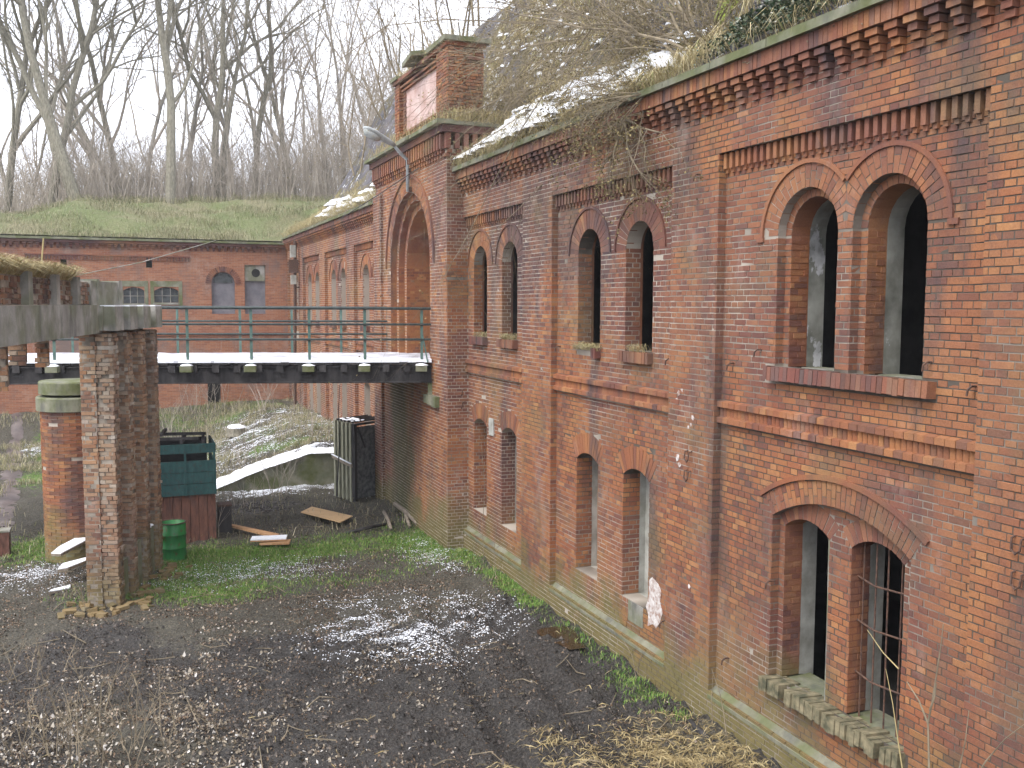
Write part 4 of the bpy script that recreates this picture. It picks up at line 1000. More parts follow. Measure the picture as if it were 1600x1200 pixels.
for k in range(620):
    y = rng.uniform(11.5, 33) if k < 540 else rng.uniform(33, 43); x = rng.uniform(8.0, 11.8)
    if 21 < y < 28 and x < 8.9: continue
    if y > 28 and x > 8.7: continue
    if fbm(np.array([x*.8]), np.array([y*.5]), 66)[0] < .44: continue
    z = float(bank_z(x, y)); tp.append((x, y, z))
    if rng.random() < .7:
        for q in range(rng.integers(2, 6)):
            xx, yy = x+rng.normal(0, .09), y+rng.normal(0, .16); lump(sn, (xx, yy, float(bank_z(xx, yy))-.02), rng.uniform(.04, .12), 1.0)
for k in range(420):                                   # deep snow on the verge
    y = rng.uniform(12.6, 21.1) if k < 320 else rng.uniform(28, 40); x = rng.uniform(7.35, 8.4)
    if k < 320 or rng.random() < .4: lump(sn, (x, y, float(bank_z(x, y))), rng.uniform(.16, .4), .45)
for y, x in ((21.9, 7.1), (22.6, 7.0), (23.4, 7.05)): lump(sn, (x, y, 9.53+DG), .15, .3)
tag(part('bank_snow', sn, m_snow, None, 'stuff', True), 'lumps of snow caught on the verge and the dark bank', 'snow')
T = np.array(tp); P = np.repeat(T, 55, 0); P = P+rng.normal(0, .09, P.shape)*np.array([1, 1.3, 0]); V, F = blades(P, bank_z(P[:, 0], P[:, 1])+.05, .26, .005, 1.1, 1.0, (-.9, -.1))
mb = MB(); mb.v.append(V); mb.f = [tuple(q) for q in F]; mb.n = len(V); tag(part('bank_tufts', mb, m_straw, None, 'stuff'), 'tufts of dry grass dotted over the dark bank', 'grass')
# grass rooted on the broken sills
sg = [(14.9, 5.02, .5, 700), (13.2, 5.07, .3, 120), (20.3, 5.07, .3, 150), (18.6, 5.07, .4, 300)]
P = np.concatenate([np.stack([rng.uniform(7.32, 7.6, n), y+w_*rng.uniform(-1, 1, n), np.full(n, z)], 1) for y, z, w_, n in sg]); V, F = blades(P, P[:, 2], .16, .003, 1.2, .6, (-.7, 0))
mb = MB(); mb.v.append(V); mb.f = [tuple(q) for q in F]; mb.n = len(V); tag(part('sill_grass', mb, m_straw, None, 'stuff'), 'dry grass growing on the broken upper window sills', 'grass')
# grass on the gate
P = np.concatenate([np.stack([rng.uniform(6.65, 7.2, 700), rng.uniform(21, 27.9, 700), np.full(700, 9.53+DG)], 1), np.stack([rng.uniform(7.0, 7.9, 1300), rng.uniform(21.7, 26.1, 1300), np.full(1300, AZ1+.1)], 1), np.stack([rng.uniform(7.0, 8.8, 3000), rng.uniform(20.85, 21.7, 3000), np.full(3000, 9.5+DG)], 1)])
V, F = blades(P, P[:, 2], .38, .004, 1.0, .6); mb = MB(); mb.v.append(V); mb.f = [tuple(q) for q in F]; mb.n = len(V); tag(part('gate_top_grass', mb, m_straw, None, 'stuff'), 'dry grass growing on the ledges of the arched gate', 'grass')

# ================================================================ FOOTBRIDGE
YN, YQ, DZ = 22.3, 26.4, 4.41
BA = math.radians(16.)                      # the bridge meets the gate at a skew
br = thing('footbridge', 'green railed footbridge with snowy deck leading to the arched gate', 'bridge', (6.88, YN, DZ)); br.rotation_euler = (0, 0, -BA)
def along(px, off):                         # distance along the bridge of the post seen at column px, on the line off behind the near edge
    d = _ray(px, 520); p0 = Vector((6.88+off*math.sin(BA), YN+off*math.cos(BA))); e = Vector((-math.cos(BA), math.sin(BA)))
    t = (p0.x*d.y-p0.y*d.x)/(d.x*e.y-d.y*e.x)
    return 6.88-t
XL = -6.5; n = int((6.88-XL)/.2); pm = [MB().box((0, YN-.02, -.07), (.19, YQ+.05, 0)).mesh('deck_plank') for _ in range(1)]
for k in range(n): link('deck_plank', pm[0], m_black, br, (XL+k*.2, rng.normal(0, .02), DZ))
sn = MB(); gxs = np.linspace(XL, 6.87, 110); gys = np.linspace(YN-.03, YQ-.3, 14); XX, YY = np.meshgrid(gxs, gys)
ZZ = DZ+.012+.05*fbm(XX*1.4, YY*2.2, 12, 3); I = np.arange(XX.size).reshape(XX.shape)
YY = YY+np.where(YY < YN, rng.normal(0, .012, YY.shape), 0)
sn.addq(np.stack([XX, YY, ZZ], -1).reshape(-1, 3), np.stack([I[:-1, :-1], I[:-1, 1:], I[1:, 1:], I[1:, :-1]], -1).reshape(-1, 4))
e = I[0]; sn.addq(np.concatenate([np.stack([XX[0], YY[0], ZZ[0]], 1), np.stack([XX[0], YY[0], np.full(len(gxs), DZ-.012)], 1)]), np.array([(k, len(gxs)+k, len(gxs)+k+1, k+1) for k in range(len(gxs)-1)]))
part('deck_snow', sn, m_slush, br, None, True)
sn = MB(); XX, YY = np.meshgrid(gxs, np.linspace(YN-.05, YN+.62, 7)); ZZ = DZ+.05+.06*fbm(XX*1.7, YY*3, 14, 3)*np.sin(np.linspace(.25, PI, 7))[:, None]+.0*XX; ZZ[-1] -= .06; YY[-1] += rng.normal(0, .06, len(gxs))
I = np.arange(XX.size).reshape(XX.shape); sn.addq(np.stack([XX, YY, ZZ], -1).reshape(-1, 3), np.stack([I[:-1, :-1], I[:-1, 1:], I[1:, 1:], I[1:, :-1]], -1).reshape(-1, 4))
sn.addq(np.concatenate([np.stack([XX[0], YY[0], ZZ[0]], 1), np.stack([XX[0], YY[0], np.full(len(gxs), DZ-.012)], 1)]), np.array([(k, len(gxs)+k, len(gxs)+k+1, k+1) for k in range(len(gxs)-1)])); part('snow_ridge', sn, m_snow, br, None, True)
for y in (YN+.12, YQ-.15):
    b = MB(); b.box((XL, y-.03, 3.92), (6.88, y+.03, 4.30)); b.box((XL, y-.11, 3.90), (6.88, y+.11, 3.935)); b.box((XL, y-.11, 4.28), (6.88, y+.11, 4.315)); part('main_beam', b, m_black, br)
for k in range(26): part('joist', MB().box((XL+.2+k*.5, YN-.03, 4.17), (XL+.36+k*.5, YQ, 4.335)), m_black, br)
zs = [5.69, 5.31, 4.95]
posts = [along(px, -.06) for px in (83, 187, 292, 392, 483, 570, 659)]; posts.insert(0, posts[0]-1.3); 
for y, side in ((YN-.06, 1), (YQ+.05, 0)):
    for z, r in zip(zs, (.034, .027, .027)): part('hand_rail', MB().tube([(XL-1.5, y, z), (6.86 if side else along(606, YQ-YN+.05), y, z)], r, 8), m_raild, br)
    xs = posts if side else [along(px, YQ-YN+.05) for px in (277, 375, 456, 533, 606)]
    if not side: xs = [xs[0]-1.4, xs[0]-2.8]+xs
    for k, x in enumerate(xs):
        p_ = MB(); p_.obox((x, y+.035, 4.98), (.032, 0, 0), (0, .008, 0), (0, 0, .72)); p_.obox((x-.028, y+.06, 4.98), (.006, 0, 0), (0, .03, 0), (0, 0, .72))
        o = part('rail_post', p_, m_railg, br)
        if side and k == len(xs)-1: part('post_brace', MB().bar((x, y, 5.15), (x+.14, y, 4.4), .035), m_railg, o)
        if side:
            s_ = MB().box((x-.15, YN-.24, 4.19), (x+.12, YN+.06, 4.335)); q = part('post_bracket', s_, m_conc_moss, br)
            c = MB(); lump(c, (x-.02, YN-.1, 4.33), .15, .3); part('bracket_snow', c, m_snow, q, None, True)
part('abutment', MB().box((6.78, YN+.05, 3.5), (6.9, YQ-.1, 3.9)), m_conc_moss, br)

# round brick column under the bridge
CX, CY, CRr = -1.11, 23.93, .68
cl = thing('round_pier', 'round red brick pier with two concrete collars under the snowy bridge', 'pier', (CX, CY, 0))
part('mortar_core', MB().lathe((CX, CY, -.4), [(CRr, 0), (CRr, 3.8)], 40), m_mortar, cl)
cb = MB()
for k in range(-2, 44):
    n = 17; off = (k % 2)*.5
    for i in range(n):
        a = 2*PI*(i+off)/n
        if math.sin(a) > .5: continue
        w_ = CRr*PI/n-.006; pr_ = rng.normal(.006, .0025)
        if rng.random() < .012: continue
        if math.sin(a) < -.25 and math.cos(a) < .75 and -1 < k < 41 and rng.random() < .93: single_brick(m_brick, cl, (CX+(CRr+pr_)*math.cos(a), CY+(CRr+pr_)*math.sin(a), k*CO+.033), (-math.sin(a), math.cos(a), 0), (math.cos(a), math.sin(a), 0)); continue
        cb.obox((CX+(CRr-.03+pr_)*math.cos(a), CY+(CRr-.03+pr_)*math.sin(a), k*CO+.033), (-math.sin(a)*w_, math.cos(a)*w_, 0), (math.cos(a)*.035, math.sin(a)*.035, 0), (0, 0, .033))
part('brickwork', cb, m_brick, cl, 'stuff')
part('render_patch', MB().lathe((CX, CY, -.2), [(CRr+.014, 0), (CRr+.012, .75)], 40), m_ledge, cl)
part('concrete_collar', MB().lathe((CX, CY, 3.38), [(.7, 0), (.78, .02), (.78, .3), (.76, .33), (.68, .33)], 40), m_conc_moss, cl)
part('concrete_collar', MB().lathe((CX, CY, 3.75), [(.66, 0), (.72, .02), (.72, .27), (.7, .3), (.3, .305)], 40), m_conc_moss, cl)

# ================================================================ RUINED RIBBED PIER WITH CONCRETE BEAM
dv = np.array([.30, .954, 0]); dv /= np.linalg.norm(dv); nr = np.array([dv[1], -dv[0], 0]); up = np.array([0, 0, 1.])
C0 = np.array([-.52, 19.58, 0.]); LW, TH, RP, RW = 3.0, .28, .31, .31
ru = thing('ruined_pier', 'tall ruined brick pier with projecting ribs carrying a concrete beam and parapet', 'ruin', tuple(C0))
def rf(s, off): return C0+dv*s+nr*off
core = MB(); core.obox((rf(LW/2, -TH/2)+up*2.55), dv*LW/2, nr*TH/2, up*2.75); part('pier_core', core, m_mortar_dark, ru)
rbk = MB(); RZ = 5.22
def wobble(u, z): return rng.random() < (.05 if z > 1 else .12)
boxes_s(rbk, lay(0, LW, -.15, RZ, cut=wobble), (rf(0, 0), dv, nr, up), 60, m_brick_old, ru, -.05, .006, .006, .003)
boxes_s(rbk, lay(-TH, 0, -.15, RZ, cut=wobble, ph=-TH), (rf(0, 0), nr, -dv, up), 60, m_brick_old, ru, -.05, .006, .006, .003)
boxes(rbk, lay(0, LW, -.15, RZ), (rf(0, -TH), dv, -nr, up), -.05)
boxes(rbk, lay(-TH, 0, -.15, RZ), (rf(LW, 0), nr, dv, up), -.05)
part('brickwork', rbk, m_brick_old, ru, 'stuff')
for s0 in (.02, .9, 1.8, 2.66):
    c = MB(); c.obox(rf(s0+RW/2, RP/2)+up*2.55, dv*(RW/2-.02), nr*(RP/2-.02), up*2.68); rb = part('brick_rib', c, m_mortar_dark, ru)
    b = MB(); boxes_s(b, lay(0, RW, -.15, RZ, cut=wobble), (rf(s0, RP-.02), dv, nr, up), 44, m_brick_rib, ru, -.05, .018, .012, .005)
    boxes(b, lay(0, RP, -.15, RZ, ph=.05, cut=wobble), (rf(s0+.02, 0), nr, -dv, up), -.05, .018, .012, .005)
    boxes(b, lay(0, RP, -.15, RZ, ph=.05), (rf(s0+RW-.02, 0), nr, dv, up), -.05); part('brickwork', b, m_brick_rib, rb, 'stuff')
for s0, h in ((.34, .75), (1.23, .9), (2.12, 1.0)):
    c = MB(); c.obox(rf(s0+.27, .1)+up*(h/2-.2), dv*.27, nr*.11, up*(h/2+.2)); part('mossy_sill_wall', c, m_conc_moss, ru)
    if h > .9:
        sn = MB()
        for k in range(5): lump(sn, tuple(rf(s0+.1+k*.09, .14)+up*h), .09, .4)
        part('sill_snow', sn, m_snow, ru, None, True)
# beams
def beam(p, q, w, z0, z1, nm, m): 
    p, q = np.array(p, float), np.array(q, float); d = q-p; L = np.linalg.norm(d); d /= L; nn = np.array([d[1], -d[0], 0])
    return part(nm, MB().obox((p+q)/2+up*(z0+z1)/2, d*L/2, nn*w/2, up*(z1-z0)/2), m, ru)
# fallen bricks round its foot
fb = MB()
for k in range(70):
    c = rf(rng.uniform(-.5, LW), RP+abs(rng.normal(0, .28))) if k < 45 else rf(rng.normal(-.1, .25), rng.uniform(-.7, .2)); a = rng.uniform(0, PI); c[2] = float(gh(c[0], c[1]))+rng.uniform(0, .05)
    ax = np.array([math.cos(a), math.sin(a), rng.normal(0, .2)]); ax /= np.linalg.norm(ax); ay = np.cross(up, ax); ay /= np.linalg.norm(ay); fb.obox(c, ax*rng.uniform(.05, .12), ay*.055, np.cross(ax, ay)*.032)
part('fallen_bricks', fb, m_brick_old, ru, 'stuff')
PA, PB = np.array([-.62, 19.75, 0]), np.array([-1.86, 12.6, 0])
beam(PA, PB, .5, 5.24, 5.76, 'concrete_beam', m_conc)
beam(rf(-.15, -.05), rf(LW+.12, -.05), .5, 5.28, 5.74, 'concrete_beam', m_conc)
for s0 in (.0, .88, 1.76, 2.6):
    c = MB().obox(rf(s0+.2, .2)+up*5.505, dv*.24, nr*.2, up*.225); o = part('rib_cap', c, m_conc, ru)
    part('cap_snow', MB().obox(rf(s0+.2, .2)+up*5.745, dv*.23, nr*.19, up*.012), m_snow, o)
da = (PB-PA)/np.linalg.norm(PB-PA); na = np.array([da[1], -da[0], 0]);
if na[0] < 0: na = -na
L_ = np.linalg.norm(PB-PA)
pos_ = [0.15, 1.75, 3.15, 4.7, 6.3]
for s0 in pos_: part('parapet_post', MB().obox(PA+da*s0+na*.06+up*6.0, da*.11, na*.17, up*.235), m_conc, ru)
for a, b in zip(pos_[:-1], pos_[1:]):
    part('parapet_core', MB().obox(PA+da*(a+b)/2+up*5.97, da*((b-a)/2-.1), na*.12, up*.205), m_mortar_dark, ru)
    q = MB(); o0 = PA+na*.125; R_ = lay(a+.12, b-.12, 5.78, 6.17, cut=lambda u, z: rng.random() < .06)
    boxes(q, R_, (o0, da, na, up), -.04, .012, .01, .006); part('parapet_brickwork', q, m_brick_old, ru, 'stuff')
part('parapet_block', MB().obox(rf(.35, -.1)+up*5.98, dv*.75, nr*.2, up*.22), m_conc, ru)
part('parapet_post', MB().obox(rf(1.2, -.05)+up*5.99, dv*.11, nr*.17, up*.24), m_conc, ru)
hm_ = MB()
for (x0, y0, x1, y1, Y) in ((55, 531, 76, 578, 17.0), (12, 531, 40, 574, 16.2), (-20, 525, 9, 612, 15.2)):
    a, b = atY(x0, y1, Y), atY(x1, y0, Y); c = MB(); c.box((a.x+.03, Y+.03, a.z+.05), (b.x-.02, Y+.4, 5.3)); q = part('hanging_masonry', c, m_mortar_dark, ru)
    t = MB(); boxes(t, lay(a.x, b.x, a.z, 5.26, cut=wobble), ((0, Y+.03, 0), (1, 0, 0), (0, -1, 0), (0, 0, 1)), -.05, .01, .008, .004); part('brickwork', t, m_brick_old, q, 'stuff')
N = 2600; P2 = PA+da*rng.uniform(1.6, L_, N)[:, None]+na*rng.uniform(-.2, .14, N)[:, None]; V, F = blades(P2[:, :2], np.full(N, 6.17), .3, .006, 1.4, .6, (.9, -.2))
mb = MB(); mb.v.append(V); mb.f = [tuple(q) for q in F]; mb.n = len(V); part('parapet_grass', mb, m_straw, ru, 'stuff')
wp_ = MB().tube([atY(64, 425, 16.5), atY(68, 372, 16.5)], .012, 6); tag(part('thin_stake', wp_, m_straw, None), 'thin pale stake standing on the ruined parapet', 'stake')

# ================================================================ THINGS IN THE YARD
def gz(x, y): return float(gh(x, y))
# oil drum
dx, dy = .90, 22.85; z0 = gz(dx, dy)-.02
dr = thing('oil_drum', 'rusty rimmed bright green open oil drum beside the ruined pier', 'drum', (dx, dy, z0))
prof = [(.285, 0), (.292, .02), (.285, .04), (.283, .27), (.296, .285), (.296, .3), (.283, .315), (.283, .57), (.296, .585), (.296, .6), (.283, .615), (.283, .85), (.27, .85), (.268, .45)]
part('barrel', MB().lathe((dx, dy, z0), prof, 40, False), m_drum, dr, None, True)
rm_ = MB(); rm_.tube([(dx+.285*math.cos(a), dy+.285*math.sin(a), z0+.86) for a in np.linspace(0, 2*PI, 37)], .014, 6, False); part('rim', rm_, m_iron, dr, None, True)
part('dark_disc', MB().lathe((dx, dy, z0+.44), [(.265, 0), (.265, .01)], 24), m_dark, dr)  # flat dark disc halfway down inside the barrel
# teal bin on a rusty base
kx0, kx1, ky = .55, 1.98, 24.2
bn = thing('teal_bin', 'teal slatted trailer box on rusty red sheet base behind the green drum', 'trailer box', ((kx0+kx1)/2, ky+.6, 0))
b = MB()
for k in range(7): b.box((kx0+.02+k*.2, ky+.06-.012*(k % 2), -.05), (kx0+.21+k*.2, ky+1.5, 1.17+rng.normal(0, .015)))
part('rusty_base', b, m_rust, bn)
for k in range(3): part('side_board', MB().box((kx0, ky-.02, 1.18+k*.28), (kx1, ky+.03, 1.45+k*.28)), m_teal, bn)
for k in range(3): part('side_board', MB().box((kx1-.05, ky+.035, 1.18+k*.28), (kx1-.004, ky+1.5, 1.45+k*.28)), m_teal, bn)
part('top_board', MB().box((kx0, ky-.02, 2.2), (kx1, ky+.03, 2.42)), m_teal, bn); part('top_board', MB().box((kx1-.05, ky+.035, 2.2), (kx1-.004, ky+1.5, 2.42)), m_teal, bn)
for x in (kx0+.05, 1.27, kx1-.04): part('upright', MB().box((x-.025, ky-.045, 1.18), (x+.025, ky-.022, 2.42)), m_teal, bn)
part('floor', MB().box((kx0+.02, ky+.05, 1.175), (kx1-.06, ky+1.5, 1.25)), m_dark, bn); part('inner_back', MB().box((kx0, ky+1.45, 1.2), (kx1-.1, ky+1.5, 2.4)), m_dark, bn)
for (xa, ya, xb, yb, z, h) in ((kx0, .2, 1.6, .2, 2.5, .07), (kx0, .75, 1.75, .7, 2.55, .07), (kx0+.2, 1.3, 1.85, 1.2, 2.48, .07), (1.2, .1, 1.35, 1.4, 2.42, .1), (.75, .1, .9, 1.4, 2.6, .06), (1.7, .1, 1.8, 1.45, 2.4, .07)):
    part('iron_frame', MB().bar((xa, ky+ya, z+.05), (xb, ky+yb, z+.03), .07, h), m_black, bn)
tk = thing('black_tank', 'small black box on the ground right of the rusty sheet base', 'box', (2.25, 25.0, 0))
part('body', MB().box((2.07, 24.8, -.05), (2.38, 25.2, .72)), m_black, tk); part('lid', MB().box((2.05, 24.78, .722), (2.4, 25.22, .76)), m_iron, tk)
# slatted timber hoarding standing on end against the wall
pN, pL, pR = np.array([6.12, 27.6, 0]), np.array([5.83, 28.75, 0]), np.array([7.24, 28.3, 0])
hd = thing('slatted_box', 'tall open slatted timber box standing on end beside the mossy wall', 'crate', tuple(pN)); zt = 2.32
e1 = (pL-pN); l1 = np.linalg.norm(e1); e1 /= l1; e2 = (pR-pN); l2 = np.linalg.norm(e2); e2 /= l2; n1 = np.array([e1[1], -e1[0], 0]); n1 = -n1 if n1[0] > 0 else n1
for k in range(5): c = pN+e1*(.1+k*(l1-.15)/4); part('batten', MB().obox(c+up*(zt/2)+n1*.02, e1*.055, n1*.045, up*(zt/2-.02+.03*random.random())), m_gate, hd)
part('back_sheet', MB().obox(pN+e1*l1/2-n1*.04+up*zt/2, e1*l1/2, n1*.012, up*zt/2), m_black, hd)
part('front_panel', MB().obox(pN+e2*l2/2+up*(zt/2-.02), e2*(l2/2-.04), np.cross(e2, up)*.02, up*(zt/2-.1)), m_panel, hd)
for s0, w_ in ((.03, .05), (l2-.03, .06)): part('frame_post', MB().obox(pN+e2*s0+up*zt/2+np.array([-.01, -.05, 0]), e2*w_, np.cross(e2, up)*.06, up*zt/2), m_black, hd)
part('frame_rail', MB().obox(pN+e2*l2/2+up*(zt-.03)+np.array([-.01, -.05, 0]), e2*(l2/2-.08), np.cross(e2, up)*.055, up*.03), m_black, hd)
part('brace', MB().bar(pN+e2*.15+up*(zt-.12)+np.array([0, -.06, 0]), pN+e2*.45+up*(zt-.75)+np.array([0, -.06, 0]), .05), m_black, hd)
part('cross_rail', MB().obox(pN+e1*l1*.5+n1*.09+up*1.15, e1*l1*.55+up*.06, n1*.02, up*.05), m_wood, hd)
for k in range(5): part('top_rung', MB().obox(pN+e1*(.12+k*(l1-.2)/4)+e2*l2/2+up*(zt+.02), e2*l2/2, e1*.02, up*.02), m_black, hd)
sn = MB()
for k in range(22): lump(sn, tuple(pN+e1*random.uniform(.1, l1)+e2*random.uniform(.05, .6)+up*(zt+.03)), random.uniform(.04, .09), .3)
sn.obox(pN+e1*l1*.5+n1*.11+up*1.21, e1*l1*.54+up*.06, n1*.025, up*.012); part('snow', sn, m_snow, hd, None, True)
# wing wall with a snowy sloping top
ww = thing('wing_wall', 'low mossy concrete wing wall with snow on its sloping top', 'wall', (4.2, 30.6, 0))
q = [atY(335, 765, 30.6), atY(400, 737, 30.6), atY(485, 708, 30.6), atY(528, 707, 30.6)]; q = [Vector((v.x, 0, v.z)) for v in q]; q.append(Vector((7.2, 0, q[-1].z)))
V = [(v.x, 30.6, -.4) for v in q]+[(v.x, 30.6, v.z) for v in q]+[(v.x, 31.15, -.4) for v in q]+[(v.x, 31.15, v.z) for v in q]; n = len(q); F = []
for k in range(n-1): F += [(k, k+1, n+k+1, n+k), (n+k, n+k+1, 3*n+k+1, 3*n+k), (3*n+k, 3*n+k+1, 2*n+k+1, 2*n+k)]
F.append((0, n, 3*n, 2*n)); part('wall', MB().add(V, F), m_conc_moss, ww)
sn = MB(); rows = []
ts = np.linspace(0, 1, 46); qx = np.interp(ts, np.linspace(0, 1, n), [v.x for v in q]); qz = np.interp(ts, np.linspace(0, 1, n), [v.z for v in q])
for j, yy in enumerate(np.linspace(30.53, 31.35, 9)): rows.append(np.stack([qx, np.full(46, yy)+(rng.normal(0, .03, 46) if j in (0, 8) else 0), qz+(.0 if j == 0 else .045+rng.normal(0, .012, 46))+.012*j], 1))
I = np.arange(46*9).reshape(9, 46); sn.addq(np.concatenate(rows), np.stack([I[:-1, :-1], I[:-1, 1:], I[1:, 1:], I[1:, :-1]], -1).reshape(-1, 4)); part('snow_cap', sn, m_snow, ww, None, True)
def slab(name, px, z, t, m, label, cat, group=None, snow=False):
    P = [atZ(x, y, z) for x, y in px]; n = len(P); mb = MB()
    V = [(p.x, p.y, z+random.uniform(-.012, .012)) for p in P]; mb.add(V+[(a, b, c-t) for a, b, c in V], [tuple(range(n-1, -1, -1))]+[(k, (k+1) % n, n+(k+1) % n, n+k) for k in range(n)])
    o = part(name, mb, m, None); tag(o, label, cat, group)
    if snow:
        s_ = MB(); s_.add([(a, b, c+.02) for a, b, c in V]+[(a, b, c+.001) for a, b, c in V], [tuple(range(n-1, -1, -1))]+[(k, (k+1) % n, n+(k+1) % n, n+k) for k in range(n)]); part('snow', s_, m_snow, o)
    return o
slab('plywood_sheet', [(470, 800), (487, 792), (551, 806), (532, 815)], .14, .025, m_ply, 'clean tan plywood sheet lying on the dark mud', 'board')
slab('plank', [(350, 819), (358, 817), (437, 834), (428, 838)], .16, .05, m_plank, 'orange plank pointing towards the teal box, longest of three', 'plank')
slab('plank', [(391, 845), (394, 839), (449, 836), (447, 842)], .2, .03, m_plank, 'snow dusted plank lying across the orange plank ends', 'plank', None, True)
slab('plank', [(405, 848), (412, 844), (454, 842), (452, 848)], .14, .05, m_plank, 'short orange plank under the snow dusted plank', 'plank')
slab('snowy_board', [(80, 866), (92, 855), (137, 832), (139, 842), (95, 866)], .55, .05, m_wood, 'upper snow covered board propped left of the ruined pier', 'board', None, True)
slab('snowy_board', [(110, 833), (114, 829), (136, 821), (137, 826)], .6, .05, m_wood, 'narrow snow covered board highest beside the ruined pier', 'board', None, True)
slab('snowy_board', [(90, 890), (98, 882), (138, 871), (138, 876), (107, 888)], .4, .05, m_wood, 'lower snow covered board leaning at foot of ruined pier', 'board', None, True)
slab('snowy_board', [(76, 926), (80, 922), (110, 915), (110, 919)], .06, .04, m_wood, 'thin snowy slat lying flat in front of the ruined pier', 'board', None, True)
def log(a, b, za, zb, r, label, m=None):
    p, q = atZ(*a, za), atZ(*b, zb); mid = (p+q)/2+Vector((random.uniform(-.03, .03), 0, .02))
    o = part('log', MB().tube([p, mid, q], [r, r*.95, r*.85], 8), m or m_wood, None, None, True); tag(o, label, 'log')
log((617, 787), (652, 818), .3, .12, .065, 'grey log highest in the heap by the wall'); log((630, 793), (640, 822), .2, .1, .05, 'middle grey log of the heap by the wall')
log((600, 800), (611, 826), .18, .1, .05, 'leftmost leaning log of the heap by the wall'); log((540, 834), (603, 819), .08, .08, .05, 'dark log lying alone left of the heap', m_black)
log((1078, 1128), (1135, 1180), .1, .06, .05, 'bent dark log end lying beside the plinth at front', m_black)
st_ = thing('snowy_stump', 'snow capped tree stump on the snowy rise beyond the teal box', 'stump', atZ(368, 668, .95))
p = atZ(368, 670, .9); part('stump', MB().lathe((p.x, p.y, gz(p.x, p.y)-.05), [(.42, 0), (.36, .12), (.34, .3), (.3, .33)], 14), m_bark, st_); c = MB(); lump(c, (p.x, p.y, gz(p.x, p.y)+.26), .38, .35, 10); part('snow', c, m_snow, st_, None, True)
# path and kerb at the left edge
kb = thing('kerb_block', 'rust brown kerb block on path at the left edge', 'kerb', atZ(8, 868, 0))
a, b = atZ(-8, 868, 0), atZ(15, 866, 0); part('block', MB().box((a.x, a.y, -.1), (b.x, a.y+.35, .52)), m_rust, kb); part('cap', MB().box((a.x-.02, a.y-.02, .522), (b.x+.02, a.y+.37, .56)), m_conc, kb)
pth = MB(); PL = [(-12, 868), (8, 800), (16, 740), (24, 700), (29, 674)]; WD = [16, 17, 18, 13, 6]; ts = np.linspace(0, 4, 60); rows = []
for t in ts:
    u, v, w_ = (float(np.interp(t, range(5), q)) for q in ([p[0] for p in PL], [p[1] for p in PL], WD))
    for j in np.linspace(-1, 1, 7): p = atZ(u+j*w_*(1+.15*math.sin(t*9+j)), v, .03); rows.append((p.x, p.y, gz(p.x, p.y)+.03*(1-j*j)-.004))
I = np.arange(60*7).reshape(60, 7); pth.addq(np.array(rows), np.stack([I[:-1, :-1], I[:-1, 1:], I[1:, 1:], I[1:, :-1]], -1).reshape(-1, 4)); struct('path', pth, M_simple('wet_path', (.07, .06, .06), (.16, .135, .125), 1.5, .4, .4, .02), True)

# ================================================================ STREET LAMP ON THE GATE
lp = thing('street_lamp', 'grey street lamp on a bent arm fixed to the gate front', 'lamp', atX(637, 265, XG))
p0, p1 = atX(636, 300, XG-.1), atX(637, 250, XG-.1); Yl = p1.y
arm = [Vector((XG-.1, Yl, p0.z)), Vector((XG-.1, Yl, p1.z)), Vector((XG-.3, Yl-.05, p1.z+.14)), Vector((6.35, Yl-.25, p1.z+.33))]
part('arm', MB().tube(arm, [.05, .05, .045, .04], 8), m_lampg, lp, None, True)
part('wall_bracket', MB().box((XG-.09, Yl-.07, p0.z), (XG, Yl+.07, p0.z+.12)), m_iron, lp); part('wall_bracket', MB().box((XG-.09, Yl-.07, p1.z-.3), (XG, Yl+.07, p1.z-.16)), m_iron, lp)
h0, h1 = arm[3], Vector((5.55, Yl-.55, p1.z+.62)); ax_ = (h1-h0).normalized(); sx = ax_.cross(Vector((0, 0, 1))).normalized(); ux = sx.cross(ax_)
def hull(prof, m, nm):
    V = []; n = 10
    for t, w_, hh, dz in prof:
        for k in range(n):
            a = 2*PI*k/n; V.append(tuple(h0+ax_*t+sx*(w_*math.cos(a))+ux*(hh*math.sin(a)+dz)))
    L_ = len(prof); F = [(i*n+k, i*n+(k+1) % n, (i+1)*n+(k+1) % n, (i+1)*n+k) for i in range(L_-1) for k in range(n)]+[tuple(range(n-1, -1, -1)), tuple(range((L_-1)*n, L_*n))]
    part(nm, MB().add(V, F), m, lp, None, True)
Lh = (h1-h0).length
hull([(-.05, .05, .05, 0), (.1, .09, .07, 0), (.35, .12, .075, .01), (.6, .15, .08, .02), (Lh*.9, .13, .06, .02), (Lh, .05, .03, .02)], m_lampg, 'housing')
hull([(.42, .09, .07, -.06), (.6, .13, .1, -.07), (Lh*.9, .1, .09, -.06), (Lh*.97, .04, .04, -.03)], m_glassy, 'cover')
ca_ = MB(); ca_.tube([atX(655, 262, XG-.05), (6.4, 25.6, 8.7), (6.2, 27, 8.5), (6.8, 33, 8.6)], .012, 4); tag(part('wire', ca_, m_black, None), 'thin black wire slung from the gate lamp along the wall', 'wire')

